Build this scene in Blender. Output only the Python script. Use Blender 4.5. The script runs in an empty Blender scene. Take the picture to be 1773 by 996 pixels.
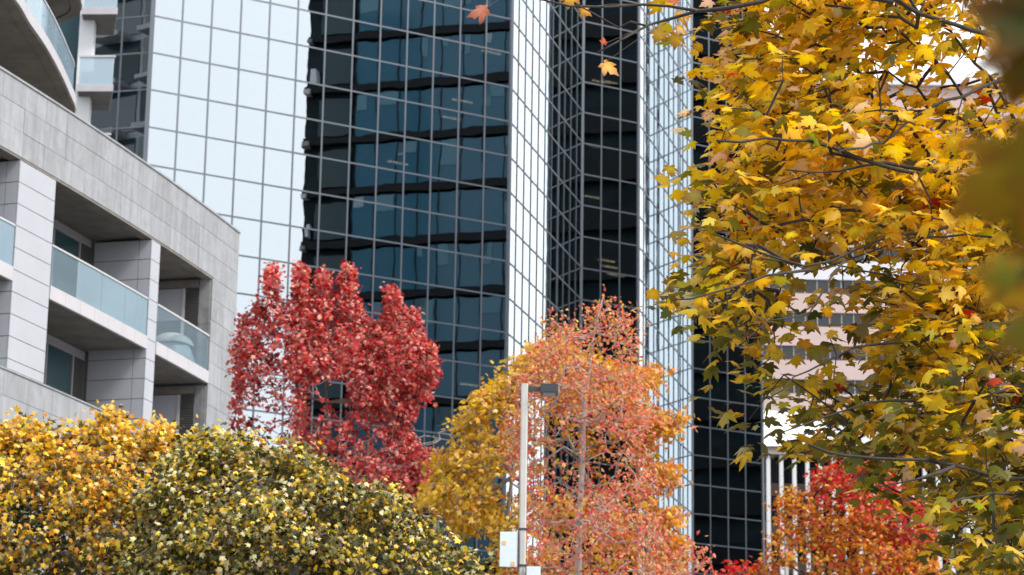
import bpy, math, random
import numpy as np
from mathutils import Vector, Matrix

random.seed(7)
rng = np.random.default_rng(7)
S = bpy.context.scene
COL = S.collection
CAM_Z = 1.6
FPX, CX, CY, PITCH, ROLL = 4421.88, 886.5, 498.0, 0.248676, 0.0160578

# ---------------------------------------------------------------- camera
fw = Vector((0, math.cos(PITCH), math.sin(PITCH)))
up0 = Vector((0, -math.sin(PITCH), math.cos(PITCH)))
rt0 = Vector((1, 0, 0))
rt = rt0 * math.cos(ROLL) + up0 * math.sin(ROLL)
up = up0 * math.cos(ROLL) - rt0 * math.sin(ROLL)
cam = bpy.data.cameras.new('camera')
cam.lens = FPX / 1773 * 36
cam.sensor_width = 36
cam.sensor_fit = 'HORIZONTAL'
cam.clip_start = 0.1
cam.clip_end = 6000
cam.dof.use_dof = True
cam.dof.focus_distance = 17.0
cam.dof.aperture_fstop = 7.0
camo = bpy.data.objects.new('camera', cam)
camo.matrix_world = Matrix(((rt.x, up.x, -fw.x, 0), (rt.y, up.y, -fw.y, 0), (rt.z, up.z, -fw.z, CAM_Z), (0, 0, 0, 1)))
COL.objects.link(camo)
S.camera = camo

# ---------------------------------------------------------------- sky, sun, exposure
SUN_AZ, SUN_EL = math.radians(118), math.radians(48)      # azimuth clockwise from +Y
W = bpy.data.worlds.new('World')
S.world = W
W.use_nodes = True
nt = W.node_tree
nt.nodes.clear()
wo = nt.nodes.new('ShaderNodeOutputWorld')
bg = nt.nodes.new('ShaderNodeBackground')
sky = nt.nodes.new('ShaderNodeTexSky')
sky.sky_type = 'NISHITA'
sky.sun_disc = False
sky.sun_elevation = SUN_EL
sky.sun_rotation = SUN_AZ
sky.air_density = 1.0
sky.dust_density = 3.0
# overcast: an even bright cloud sheet in front of the blue sky, faintly mottled
tc = nt.nodes.new('ShaderNodeTexCoord')
cn = nt.nodes.new('ShaderNodeTexNoise')
cn.inputs['Scale'].default_value = 2.2
cn.inputs['Detail'].default_value = 5
cr = nt.nodes.new('ShaderNodeMapRange')
cr.inputs[1].default_value = 0.3
cr.inputs[2].default_value = 0.7
cr.inputs[3].default_value = 0.90
cr.inputs[4].default_value = 0.97
mixs = nt.nodes.new('ShaderNodeMix')
mixs.data_type = 'RGBA'
mixs.inputs['B'].default_value = (11.4, 11.6, 11.9, 1)
nt.links.new(tc.outputs['Generated'], cn.inputs['Vector'])
nt.links.new(cn.outputs['Fac'], cr.inputs[0])
nt.links.new(cr.outputs[0], mixs.inputs['Factor'])
nt.links.new(sky.outputs[0], mixs.inputs['A'])
nt.links.new(mixs.outputs['Result'], bg.inputs[0])
bg.inputs[1].default_value = 0.1
nt.links.new(bg.outputs[0], wo.inputs[0])

sl = bpy.data.lights.new('sun', 'SUN')
sl.energy = 2.8
sl.angle = math.radians(15)
sl.color = (1, 0.95, 0.88)
so = bpy.data.objects.new('sun', sl)
sd = Vector((math.sin(SUN_AZ) * math.cos(SUN_EL), math.cos(SUN_AZ) * math.cos(SUN_EL), math.sin(SUN_EL)))
so.rotation_euler = sd.to_track_quat('Z', 'Y').to_euler()
so.location = (60, -60, 120)
COL.objects.link(so)

S.view_settings.view_transform = 'Standard'
S.view_settings.look = 'None'
S.view_settings.exposure = 0.6
S.view_settings.gamma = 1
S.view_settings.use_curve_mapping = False
S.render.engine = 'CYCLES'
cy = S.cycles
cy.use_denoising = True
cy.max_bounces = 10
cy.diffuse_bounces = 3
cy.glossy_bounces = 6
cy.transparent_max_bounces = 12
cy.caustics_reflective = False
cy.caustics_refractive = False
cy.sample_clamp_indirect = 6

# ---------------------------------------------------------------- helpers
def ray(px, py):
    return fw + rt * ((px - CX) / FPX) - up * ((py - CY) / FPX)
def at(px, py, Y):
    d = ray(px, py); t = Y / d.y
    return Vector((d.x * t, d.y * t, CAM_Z + d.z * t))
def atz(px, py, z):
    d = ray(px, py); t = (z - CAM_Z) / d.z
    return Vector((d.x * t, d.y * t, z))

def tag(o, label=None, cat=None, group=None, kind=None):
    if label: o['label'] = label
    if cat: o['category'] = cat
    if group: o['group'] = group
    if kind: o['kind'] = kind
    return o
def empty(name, loc, label, cat, group=None, rz=0):
    o = bpy.data.objects.new(name, None)
    o.empty_display_size = 0.3
    o.location = loc; o.rotation_euler = (0, 0, rz)
    COL.objects.link(o)
    return tag(o, label, cat, group)
def link(name, me, parent=None, loc=None, rz=0.0):
    """child meshes are given in WORLD coordinates; parents are unrotated empties"""
    o = bpy.data.objects.new(name, me)
    COL.objects.link(o)
    if parent is not None:
        o.parent = parent
        base = Vector(parent['_w']) if '_w' in parent else parent.location.copy()
    else:
        base = Vector((0, 0, 0))
    if loc is None:
        o.location = -base
        o['_w'] = (0.0, 0.0, 0.0)
    else:
        o.location = Vector(loc) - base
        o['_w'] = tuple(loc)
    o.rotation_euler = (0, 0, rz)
    return o

HEXF = [(0, 3, 2, 1), (4, 5, 6, 7), (0, 1, 5, 4), (1, 2, 6, 5), (2, 3, 7, 6), (3, 0, 4, 7)]
class MB:
    def __init__(s): s.v = []; s.f = []
    def hexa(s, pts):
        n = len(s.v); s.v += [tuple(p) for p in pts]
        s.f += [tuple(n + i for i in f) for f in HEXF]; return s
    def box(s, x0, x1, y0, y1, z0, z1):
        return s.hexa([(x0, y0, z0), (x1, y0, z0), (x1, y1, z0), (x0, y1, z0), (x0, y0, z1), (x1, y0, z1), (x1, y1, z1), (x0, y1, z1)])
    def obox(s, p, d, n, a0, a1, o0, o1, z0, z1):
        """box along direction d from p, offset along n"""
        q = lambda a, o: (p[0] + d[0] * a + n[0] * o, p[1] + d[1] * a + n[1] * o)
        c = [q(a0, o0), q(a1, o0), q(a1, o1), q(a0, o1)]
        return s.hexa([(x, y, z0) for x, y in c] + [(x, y, z1) for x, y in c])
    def prism(s, plan, z0, z1):
        n = len(s.v); k = len(plan)
        s.v += [(x, y, z0) for x, y in plan] + [(x, y, z1) for x, y in plan]
        s.f.append(tuple(n + i for i in reversed(range(k)))); s.f.append(tuple(n + k + i for i in range(k)))
        for i in range(k):
            j = (i + 1) % k; s.f.append((n + i, n + j, n + k + j, n + k + i))
        return s
    def tube(s, pts, rad, sides=6):
        """closed tapered tube through pts with radii rad"""
        n = len(s.v); m = len(pts)
        for i, (p, r) in enumerate(zip(pts, rad)):
            a = Vector(pts[max(i - 1, 0)]); b = Vector(pts[min(i + 1, m - 1)])
            t = (b - a).normalized()
            u = t.cross(Vector((0.31, 0.17, 0.93)))
            if u.length < 1e-3: u = t.cross(Vector((1, 0, 0)))
            u.normalize(); w = t.cross(u)
            for k in range(sides):
                an = 2 * math.pi * k / sides
                s.v.append(tuple(Vector(p) + u * (r * math.cos(an)) + w * (r * math.sin(an))))
        for i in range(m - 1):
            for k in range(sides):
                k2 = (k + 1) % sides
                s.f.append((n + i * sides + k, n + i * sides + k2, n + (i + 1) * sides + k2, n + (i + 1) * sides + k))
        s.f.append(tuple(n + k for k in reversed(range(sides))))
        s.f.append(tuple(n + (m - 1) * sides + k for k in range(sides)))
        return s
    def mesh(s, name, mat, smooth=False):
        me = bpy.data.meshes.new(name)
        me.from_pydata(s.v, [], s.f)
        me.materials.append(mat)
        if smooth: me.polygons.foreach_set('use_smooth', [True] * len(me.polygons))
        me.update(); return me
    def build(s, name, mat, parent=None, smooth=False):
        return link(name, s.mesh(name, mat, smooth), parent)

# ---------------------------------------------------------------- materials
def new_mat(name):
    m = bpy.data.materials.new(name); m.use_nodes = True
    return m, m.node_tree, m.node_tree.nodes['Principled BSDF']
def plain(name, col, rough=0.6, metal=0.0, spec=0.5, noise=0.0, scale=3.0, bump=0.0, detail=6):
    m, t, b = new_mat(name)
    b.inputs['Base Color'].default_value = (*col, 1)
    b.inputs['Roughness'].default_value = rough
    b.inputs['Metallic'].default_value = metal
    b.inputs['Specular IOR Level'].default_value = spec
    if noise or bump:
        c = t.nodes.new('ShaderNodeNewGeometry')
        n = t.nodes.new('ShaderNodeTexNoise')
        n.inputs['Scale'].default_value = scale; n.inputs['Detail'].default_value = detail
        n.inputs['Roughness'].default_value = 0.62
        t.links.new(c.outputs['Position'], n.inputs['Vector'])
        if noise:
            r = t.nodes.new('ShaderNodeMapRange')
            r.inputs[1].default_value = 0.3; r.inputs[2].default_value = 0.7
            r.inputs[3].default_value = 1 - noise; r.inputs[4].default_value = 1 + noise
            mx = t.nodes.new('ShaderNodeMix'); mx.data_type = 'RGBA'; mx.blend_type = 'MULTIPLY'
            mx.inputs['Factor'].default_value = 1; mx.inputs['A'].default_value = (*col, 1)
            t.links.new(n.outputs['Fac'], r.inputs[0]); t.links.new(r.outputs[0], mx.inputs['B'])
            t.links.new(mx.outputs['Result'], b.inputs['Base Color'])
        if bump:
            bp = t.nodes.new('ShaderNodeBump'); bp.inputs['Distance'].default_value = bump
            t.links.new(n.outputs['Fac'], bp.inputs['Height']); t.links.new(bp.outputs[0], b.inputs['Normal'])
    return m
def stone_mat(name, col, var=0.16):
    """honed stone: cloudy tone, vertical rain streaks, each slab its own shade"""
    m, t, b = new_mat(name)
    g = t.nodes.new('ShaderNodeNewGeometry'); oi = t.nodes.new('ShaderNodeObjectInfo')
    n1 = t.nodes.new('ShaderNodeTexNoise'); n1.inputs['Scale'].default_value = 2.4; n1.inputs['Detail'].default_value = 8
    n1.inputs['Roughness'].default_value = 0.66; n1.inputs['Distortion'].default_value = 0.8
    mp = t.nodes.new('ShaderNodeMapping'); mp.inputs['Scale'].default_value = (5, 5, 0.5)
    n2 = t.nodes.new('ShaderNodeTexNoise'); n2.inputs['Scale'].default_value = 1.0; n2.inputs['Detail'].default_value = 5
    t.links.new(g.outputs['Position'], n1.inputs['Vector']); t.links.new(g.outputs['Position'], mp.inputs[0]); t.links.new(mp.outputs[0], n2.inputs['Vector'])
    a = t.nodes.new('ShaderNodeMath'); a.operation = 'ADD'
    t.links.new(n1.outputs['Fac'], a.inputs[0]); t.links.new(n2.outputs['Fac'], a.inputs[1])
    r = t.nodes.new('ShaderNodeMapRange'); r.inputs[1].default_value = 0.75; r.inputs[2].default_value = 1.25
    r.inputs[3].default_value = 1 - var; r.inputs[4].default_value = 1 + var
    t.links.new(a.outputs[0], r.inputs[0])
    r2 = t.nodes.new('ShaderNodeMapRange'); r2.inputs[3].default_value = 0.92; r2.inputs[4].default_value = 1.08
    t.links.new(oi.outputs['Random'], r2.inputs[0])
    mu = t.nodes.new('ShaderNodeMath'); mu.operation = 'MULTIPLY'
    t.links.new(r.outputs[0], mu.inputs[0]); t.links.new(r2.outputs[0], mu.inputs[1])
    mx = t.nodes.new('ShaderNodeMix'); mx.data_type = 'RGBA'; mx.blend_type = 'MULTIPLY'; mx.inputs['Factor'].default_value = 1
    mx.inputs['A'].default_value = (*col, 1); t.links.new(mu.outputs[0], mx.inputs['B'])
    t.links.new(mx.outputs['Result'], b.inputs['Base Color'])
    b.inputs['Roughness'].default_value = 0.7
    return m
def mirror_glass(name, gcol, tcol, fac, bump=0.0022, scale=0.75):
    """coated curtain-wall glass: tinted mirror over a dim view of the rooms, each pane slightly wavy"""
    m, t, b = new_mat(name); t.nodes.remove(b)
    out = t.nodes['Material Output']
    g = t.nodes.new('ShaderNodeNewGeometry'); oi = t.nodes.new('ShaderNodeObjectInfo')
    mp = t.nodes.new('ShaderNodeVectorMath'); mp.operation = 'ADD'
    sc = t.nodes.new('ShaderNodeVectorMath'); sc.operation = 'SCALE'; sc.inputs['Scale'].default_value = 9.0
    cb = t.nodes.new('ShaderNodeCombineXYZ')
    t.links.new(oi.outputs['Random'], cb.inputs[0]); t.links.new(oi.outputs['Random'], cb.inputs[2])
    t.links.new(cb.outputs[0], sc.inputs[0]); t.links.new(g.outputs['Position'], mp.inputs[0]); t.links.new(sc.outputs[0], mp.inputs[1])
    n = t.nodes.new('ShaderNodeTexNoise'); n.inputs['Scale'].default_value = scale; n.inputs['Detail'].default_value = 1.5
    n.inputs['Roughness'].default_value = 0.35
    t.links.new(mp.outputs[0], n.inputs['Vector'])
    bp = t.nodes.new('ShaderNodeBump'); bp.inputs['Distance'].default_value = bump; bp.inputs['Strength'].default_value = 1
    t.links.new(n.outputs['Fac'], bp.inputs['Height'])
    gl = t.nodes.new('ShaderNodeBsdfGlossy'); gl.inputs['Color'].default_value = (*gcol, 1); gl.inputs['Roughness'].default_value = 0.0
    t.links.new(bp.outputs[0], gl.inputs['Normal'])
    tr = t.nodes.new('ShaderNodeBsdfTransparent'); tr.inputs['Color'].default_value = (*tcol, 1)
    mx = t.nodes.new('ShaderNodeMixShader')
    lw = t.nodes.new('ShaderNodeLayerWeight'); lw.inputs[0].default_value = 0.5      # the coating mirrors more at a glancing angle
    mr = t.nodes.new('ShaderNodeMapRange'); mr.inputs[1].default_value = 0.12; mr.inputs[2].default_value = 0.75
    mr.inputs[3].default_value = fac; mr.inputs[4].default_value = 0.86
    t.links.new(lw.outputs['Facing'], mr.inputs[0]); t.links.new(mr.outputs[0], mx.inputs[0])
    t.links.new(tr.outputs[0], mx.inputs[1]); t.links.new(gl.outputs[0], mx.inputs[2]); t.links.new(mx.outputs[0], out.inputs['Surface'])
    return m
def clear_glass(name, tcol, spec, haze=0.0):
    m, t, b = new_mat(name); t.nodes.remove(b)
    out = t.nodes['Material Output']
    gl = t.nodes.new('ShaderNodeBsdfGlossy'); gl.inputs['Color'].default_value = (0.9, 0.96, 1, 1); gl.inputs['Roughness'].default_value = 0.02
    tr = t.nodes.new('ShaderNodeBsdfTransparent'); tr.inputs['Color'].default_value = (*tcol, 1)
    mx = t.nodes.new('ShaderNodeMixShader')
    lw = t.nodes.new('ShaderNodeLayerWeight'); lw.inputs[0].default_value = 0.5
    pw = t.nodes.new('ShaderNodeMath'); pw.operation = 'POWER'; pw.inputs[1].default_value = 4.0
    ad = t.nodes.new('ShaderNodeMath'); ad.operation = 'MULTIPLY_ADD'; ad.use_clamp = True; ad.inputs[1].default_value = 0.5; ad.inputs[2].default_value = spec
    t.links.new(lw.outputs['Facing'], pw.inputs[0]); t.links.new(pw.outputs[0], ad.inputs[0]); t.links.new(ad.outputs[0], mx.inputs[0])
    df = t.nodes.new('ShaderNodeBsdfDiffuse'); df.inputs['Color'].default_value = (0.60, 0.74, 0.84, 1)
    m2 = t.nodes.new('ShaderNodeMixShader'); m2.inputs[0].default_value = haze
    t.links.new(tr.outputs[0], m2.inputs[1]); t.links.new(df.outputs[0], m2.inputs[2])
    t.links.new(m2.outputs[0], mx.inputs[1]); t.links.new(gl.outputs[0], mx.inputs[2]); t.links.new(mx.outputs[0], out.inputs['Surface'])
    return m
def leaf_mat(name, trans=0.35, rough=0.45, spec=0.35):
    m, t, b = new_mat(name)
    a = t.nodes.new('ShaderNodeAttribute'); a.attribute_name = 'Col'
    t.links.new(a.outputs['Color'], b.inputs['Base Color'])
    b.inputs['Roughness'].default_value = rough; b.inputs['Specular IOR Level'].default_value = spec
    tl = t.nodes.new('ShaderNodeBsdfTranslucent')
    hs = t.nodes.new('ShaderNodeHueSaturation'); hs.inputs['Saturation'].default_value = 1.1; hs.inputs['Value'].default_value = 1.15
    t.links.new(a.outputs['Color'], hs.inputs['Color']); t.links.new(hs.outputs[0], tl.inputs['Color'])
    mx = t.nodes.new('ShaderNodeMixShader'); mx.inputs[0].default_value = trans
    t.links.new(b.outputs[0], mx.inputs[1]); t.links.new(tl.outputs[0], mx.inputs[2])
    t.links.new(mx.outputs[0], t.nodes['Material Output'].inputs['Surface'])
    return m
def emit_mat(name, col, st):
    m, t, b = new_mat(name)
    b.inputs['Base Color'].default_value = (*col, 1)
    b.inputs['Emission Color'].default_value = (*col, 1); b.inputs['Emission Strength'].default_value = st
    return m

M = dict(
    ground=plain('ground_paving', (0.17, 0.17, 0.17), 0.9, noise=0.25, scale=0.8),
    glass=mirror_glass('tower_glass', (0.81, 0.885, 0.935), (0.30, 0.33, 0.34), 0.56),
    mullion=plain('mullion_aluminium', (0.20, 0.225, 0.27), 0.45, metal=0.0, spec=0.4),
    gasket=plain('dark_gasket', (0.035, 0.075, 0.08), 0.5),
    slab=plain('office_slab', (0.16, 0.16, 0.16), 0.8),
    core=plain('office_core', (0.09, 0.095, 0.10), 0.8, noise=0.4, scale=0.5),
    lamp=emit_mat('ceiling_light', (1.0, 0.70, 0.40), 4.5),
    stone=stone_mat('grey_stone', (0.305, 0.318, 0.338)),
    stone2=stone_mat('dark_stone', (0.24, 0.245, 0.25), 0.35),
    white=plain('white_cladding', (0.44, 0.46, 0.505), 0.4, noise=0.04, scale=1.5),
    slabw=plain('slab_white', (0.50, 0.49, 0.52), 0.5, noise=0.05, scale=2),
    soffit=plain('soffit_concrete', (0.20, 0.185, 0.165), 0.9, noise=0.25, scale=1.6),
    gap=plain('dark_joint', (0.13, 0.135, 0.14), 0.9),
    rail=plain('handrail', (0.70, 0.71, 0.73), 0.35, metal=0.3),
    railglass=clear_glass('railing_glass', (0.72, 0.86, 0.92), 0.06, 0.32),  # pale blue haze painted in for the sky and pale wall seen in the glass
    railclear=clear_glass('railing_glass_clear', (0.86, 0.93, 0.96), 0.05, 0.13),
    railfrost=clear_glass('railing_glass_frosted', (0.85, 0.92, 0.95), 0.04, 0.6),
    winglass=plain('dark_window', (0.012, 0.016, 0.018), 0.06, spec=0.6),
    winglass2=plain('teal_window', (0.03, 0.075, 0.09), 0.05, spec=0.9),
    frame=plain('window_frame', (0.33, 0.31, 0.32), 0.5),
    louver=plain('louvre', (0.085, 0.08, 0.078), 0.6),
    bluepanel=plain('reflected_blue_glass', (0.035, 0.125, 0.19), 0.08, spec=0.3),
    tealpanel=plain('blind_teal', (0.07, 0.19, 0.25), 0.5),
    palepanel=plain('blind_pale', (0.24, 0.33, 0.38), 0.6),
    tealdark=plain('dark_teal_window', (0.028, 0.055, 0.062), 0.2, spec=0.3),
    blackclad=plain('black_cladding', (0.014, 0.025, 0.030), 0.6, spec=0.08, noise=0.5, scale=0.4),
    blackband=plain('black_band', (0.006, 0.008, 0.010), 0.6, spec=0.2),
    pink=plain('pink_precast', (0.52, 0.40, 0.38), 0.8, noise=0.06, scale=0.3),
    palewall=plain('pale_wall', (0.60, 0.62, 0.66), 0.7, noise=0.05, scale=0.3),
    roofw=plain('white_roof', (0.80, 0.81, 0.83), 0.5),
    beige=plain('beige_beam', (0.36, 0.32, 0.29), 0.8, noise=0.1),
    brown=plain('brown_spandrel', (0.17, 0.115, 0.10), 0.8, noise=0.15),
    fin=plain('white_fin', (0.74, 0.75, 0.77), 0.5),
    bark=plain('grey_bark', (0.20, 0.175, 0.155), 0.9, noise=0.35, scale=9, bump=0.01),
    barkd=plain('dark_bark', (0.035, 0.028, 0.022), 0.9, noise=0.45, scale=14, bump=0.01),
    twigpale=plain('pale_twig', (0.36, 0.30, 0.27), 0.9, noise=0.3, scale=9),
    pole=plain('pole_paint', (0.50, 0.49, 0.47), 0.5, metal=0.2, noise=0.08, scale=6),
    black=plain('black_metal', (0.03, 0.035, 0.04), 0.4),
    lens=plain('lamp_lens', (0.30, 0.31, 0.33), 0.3),
    sign=plain('sign_white', (0.62, 0.72, 0.78), 0.5, noise=0.05, scale=20),
    orange=plain('sign_orange', (0.80, 0.45, 0.16), 0.6),
    cover=plain('cover_cloth', (0.46, 0.43, 0.41), 0.9, noise=0.1, scale=4),
    cover2=plain('cover_drape', (0.36, 0.40, 0.42), 0.9, noise=0.15, scale=6),
    leaf=leaf_mat('leaf', 0.48),
    leafnear=leaf_mat('leaf_near', 0.35, 0.6, 0.08),
    leafs=leaf_mat('leaf_gloss', 0.25, 0.42, 0.35),
)

# ================================================================ ground
g = MB().box(-3000, 3000, -3000, 4000, -0.5, 0).build('ground', M['ground'])
tag(g, 'grey paved ground under the trees and buildings', 'ground', kind='structure')

# ================================================================ glass tower
AZ1 = 1.05134927; AZ2 = AZ1 - math.pi / 4; AZ0 = AZ1 + math.pi / 4
def dv(az): return Vector((math.sin(az), math.cos(az)))
def nv(az): return Vector((math.cos(az), -math.sin(az)))
RH = 1.92826
Z0 = 44.06848 + CAM_Z
def zr(r): return Z0 - r * RH
RTOP, RBOT = -16, 23
P13 = Vector((-0.2324, 130.0))
WF, WA, WB, WC, WD = 1.58082, 1.48739, 1.32695, 1.51867, 1.40242
pF0 = P13 - dv(AZ1) * 13 * WF
pL0 = pF0 - dv(AZ0) * 9 * WF
pA1 = P13 + dv(AZ2) * 11 * WA
pB1 = pA1 + dv(AZ1) * 3 * WB
pC1 = pB1 + dv(AZ2) * 11 * WC
pD1 = pC1 + dv(AZ1) * 4 * WD
SEG = [('L', pL0, AZ0, 9, WF), ('F', pF0, AZ1, 13, WF), ('A', P13, AZ2, 11, WA), ('B', pA1, AZ1, 3, WB), ('C', pB1, AZ2, 11, WC), ('D', pC1, AZ1, 4, WD)]
back1 = pD1 + dv(AZ1 - math.pi / 2) * 26
back0 = pL0 + dv(AZ1 - math.pi / 2) * 34
PLAN = [tuple(p) for p in (pL0, pF0, P13, pA1, pB1, pC1, pD1, back1, back0)]
tc0 = Vector((sum(p[0] for p in PLAN) / len(PLAN), sum(p[1] for p in PLAN) / len(PLAN), 0))
tower = empty('glass_tower', tc0, 'tall faceted office tower of mirror glass panes in a pale grid', 'building')
def inset(dist):
    o = []; n = len(PLAN)
    for i in range(n):
        a, b, c = Vector(PLAN[i - 1]), Vector(PLAN[i]), Vector(PLAN[(i + 1) % n])
        d1, d2 = (b - a).normalized(), (c - b).normalized()
        n1, n2 = Vector((-d1.y, d1.x)), Vector((-d2.y, d2.x))
        m = (n1 + n2); m /= m.length_squared / 2
        o.append(tuple(b + m * dist))
    return o

mesh_pane = {}
for s, p, az, n, w in SEG:
    mesh_pane[s] = MB().box(-w / 2 + 0.01, w / 2 - 0.01, -0.012, 0.0, -RH / 2 + 0.01, RH / 2 - 0.01).mesh('pane', M['glass'])
def pane_visible(s, i, r):
    """panes that the photograph lets one pick apart, as objects of their own"""
    if s == 'F': return -2 <= r <= 10 and not (r >= 7 and i < 4)
    if s == 'B': return -6 <= r <= 4
    if s == 'D': return (3 <= r <= 10) or (-9 <= r <= 1 and i < 2)
    if s == 'L': return i >= 6 and -2 <= r <= 2
    return False
npane = 0
def capped(me):
    me.materials.append(M['gasket'])
    for p in me.polygons:
        if p.normal.y > -0.9: p.material_index = 1
    return me
for s, p, az, n, w in SEG:
    d, nn = dv(az), nv(az)
    rest = MB()
    rz = math.pi / 2 - az          # local x along d, local -y outward
    for r in range(RTOP, RBOT):
        for i in range(n):
            c = p + d * ((i + 0.5) * w)
            zc = zr(r) - RH / 2
            if pane_visible(s, i, r):
                o = link('pane', mesh_pane[s], tower, (c.x, c.y, zc), rz); npane += 1
                o.rotation_euler = (random.gauss(0, 0.00012), 0, rz + random.gauss(0, 0.00018))
            else:
                rest.obox(c, d, -nn, -w / 2 + 0.01, w / 2 - 0.01, 0, 0.012, zc - RH / 2 + 0.01, zc + RH / 2 - 0.01)
    tag(rest.build('glazing', M['glass'], tower), kind='stuff')
    zt_, zb_ = zr(RTOP), zr(RBOT)
    mm = capped(MB().box(-0.043, 0.043, -0.035, 0.06, 0, zt_ - zb_).mesh('mullion', M['mullion']))
    for i in range(1, n):
        c = p + d * (i * w)
        link('mullion', mm, tower, (c.x, c.y, zb_), rz)
    tm = MB().box(0.02, n * w - 0.02, -0.031, 0.055, -0.042, 0.042).mesh('transom', M['mullion'])
    tm = capped(tm)
    for r in range(RTOP, RBOT + 1):
        link('transom', tm, tower, (p.x, p.y, zr(r)), rz)
for k, c in enumerate((pF0, P13, pA1, pB1, pC1, pD1)):
    azm = (AZ0 + AZ1) / 2 if k == 0 else (AZ1 + AZ2) / 2
    pm = MB().obox((0, 0), dv(azm), nv(azm), -0.11, 0.11, -0.10, 0.05, 0, zr(RTOP) - zr(RBOT) + 0.1).mesh('corner_post', M['mullion'])
    link('corner_post', pm, tower, (c.x, c.y, zr(RBOT) - 0.05))
# rooms behind the glass: floor plates, core, a few lit ceiling fittings
for r in range(RTOP, RBOT + 1, 2):
    MB().prism(inset(0.3), zr(r) - 0.42, zr(r) - 0.02).build('floor_plate', M['slab'], tower)
MB().prism(inset(6.0), 0.05, zr(RTOP) - 0.5).build('core_wall', M['core'], tower)
MB().prism(inset(-0.05), 0.0, zr(RBOT) - 0.07).build('plinth', M['mullion'], tower)
MB().prism(inset(-0.08), zr(RTOP) + 0.06, zr(RTOP) + 1.2).build('roof_parapet', M['mullion'], tower)
bq = MB()
for a, b in ((pD1, back1), (back1, back0), (back0, pL0)):
    v = (b - a); L_ = v.length; v.normalize(); nq = Vector((v.y, -v.x))
    bq.obox(a, v, nq, 0.1, L_ - 0.1, -0.25, -0.05, zr(RBOT), zr(RTOP))
bq.build('rear_wall', M['core'], tower)
fit = MB().box(-0.6, 0.6, -0.07, 0.07, -0.06, 0).mesh('ceiling_light', M['lamp'])
spots = [(1050, 433, 149.5), (1056, 452, 151), (1066, 467, 153), (1024, 303, 149), (1030, 228, 151), (1040, 150, 150),
         (1055, 120, 150), (690, 258, 130), (800, 210, 131), (850, 120, 134), (815, 610, 132), (780, 255, 134), (660, 290, 131), (205, 40, 126)]
for x, y, Y in spots:
    q = at(x, y, Y)
    zs = min((zr(r) - 0.44 for r in range(RTOP, RBOT + 1, 2)), key=lambda z: abs(z - q.z))
    link('ceiling_light', fit, tower, (q.x, q.y, zs), math.pi / 2 - AZ1 + random.uniform(-0.05, 0.05))

# ================================================================ office block across the street, seen only mirrored in the tower
def mirror_hit(px, py, P, az, Q, az_q):
    """where the reflection of pixel (px,py) in the vertical plane (P, az) meets the plane (Q, az_q)"""
    dr = ray(px, py); n = nv(az); n3 = Vector((n.x, n.y, 0))
    t = (Vector((P.x, P.y, CAM_Z)) - Vector((0, 0, CAM_Z))).dot(n3) / dr.dot(n3)
    h = Vector((0, 0, CAM_Z)) + dr * t
    rr = dr - n3 * (2 * dr.dot(n3))
    m = nv(az_q); m3 = Vector((m.x, m.y, 0))
    u = (Vector((Q.x, Q.y, 0)) - h).dot(m3) / rr.dot(m3)
    w = h + rr * u
    return (Vector((w.x, w.y)) - Q).dot(dv(az_q)), w.z
QB = Vector((35.0, 103.0))
t525, _ = mirror_hit(524, 250, P13, AZ1, QB, AZ2)
t610, _ = mirror_hit(612, 250, P13, AZ1, QB, AZ2)
t885, _ = mirror_hit(885, 250, P13, AZ1, QB, AZ2)
tB, _ = mirror_hit(1010, 250, pA1, AZ1, QB, AZ2)
tD, _ = mirror_hit(1330, 700, pC1, AZ1, QB, AZ2)
print('mirror', t525, t610, t885, tB, tD)
ob = QB + dv(AZ2) * t525
blk = empty('office_block', (ob.x + 10, ob.y + 5, 0), 'dark blue glass office block mirrored in the tower facade', 'building')
dq, nq = dv(AZ2), -nv(AZ2)
OBH = 96.0
tend = max(tB, tD, t885) + 1.0
sgn = 1 if t610 > t525 else -1
MB().obox(QB, dq, nq, t525, tend, -22, -0.5, 0, OBH).build('wall', M['blackclad'], blk)
# first bay: dark recessed balconies with pale clutter, then blue glazed floors, then black cladding
for k in range(24):
    z = 2 + k * 3.9
    MB().obox(QB, dq, nq, t610 + 0.05, t885 + 2.5, -0.45, 0.0, z + 0.75, z + 3.85).build('window_band', M['bluepanel'], blk)
    MB().obox(QB, dq, nq, t525 + 0.1, t885 + 2.6, -0.45, 0.12, z + 0.15, z + 0.68).build('floor_band', M['blackband'], blk)
    MB().obox(QB, dq, nq, t525 + 0.1, t525 + 0.5, -0.4, 0.35, z + 0.1, z + 0.4).build('balcony_slab', M['slabw'] if k % 2 else M['stone2'], blk)
    if k % 3 == 0:
        MB().obox(QB, dq, nq, t525 + 0.5, t525 + 0.8, -0.4, 0.2, z + 1.0, z + 2.0).build('balcony_screen', M['palewall'], blk)
for k in range(3, 22):
    z = 2 + k * 3.9
    for j in range(4):
        a = t610 + 0.2 + 1.6 * random.randrange(0, max(2, int((t885 + 2 - t610) / 1.6))); hh = random.uniform(0.5, 1.9)
        MB().obox(QB, dq, nq, a, a + random.choice((0.4, 0.7, 1.35)), 0.004, 0.03, z + 3.75 - hh, z + 3.8).build('window_blind', M[random.choice(('tealpanel', 'tealpanel', 'palepanel'))], blk)
    MB().obox(QB, dq, nq, t525 + 1.1, t610 - 0.3, -0.45, -0.2, z + 0.9, z + 3.6).build('window', M['tealdark'], blk)
vm = MB()
for i in range(int((t885 + 2.5 - t610) / 1.6) + 1):
    a = t610 + 0.06 + i * 1.6
    vm.obox(QB, dq, nq, a, a + 0.07, -0.3, 0.06, 2, OBH - 1)
tag(vm.build('mullion', M['blackband'], blk), kind='stuff')
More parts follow.
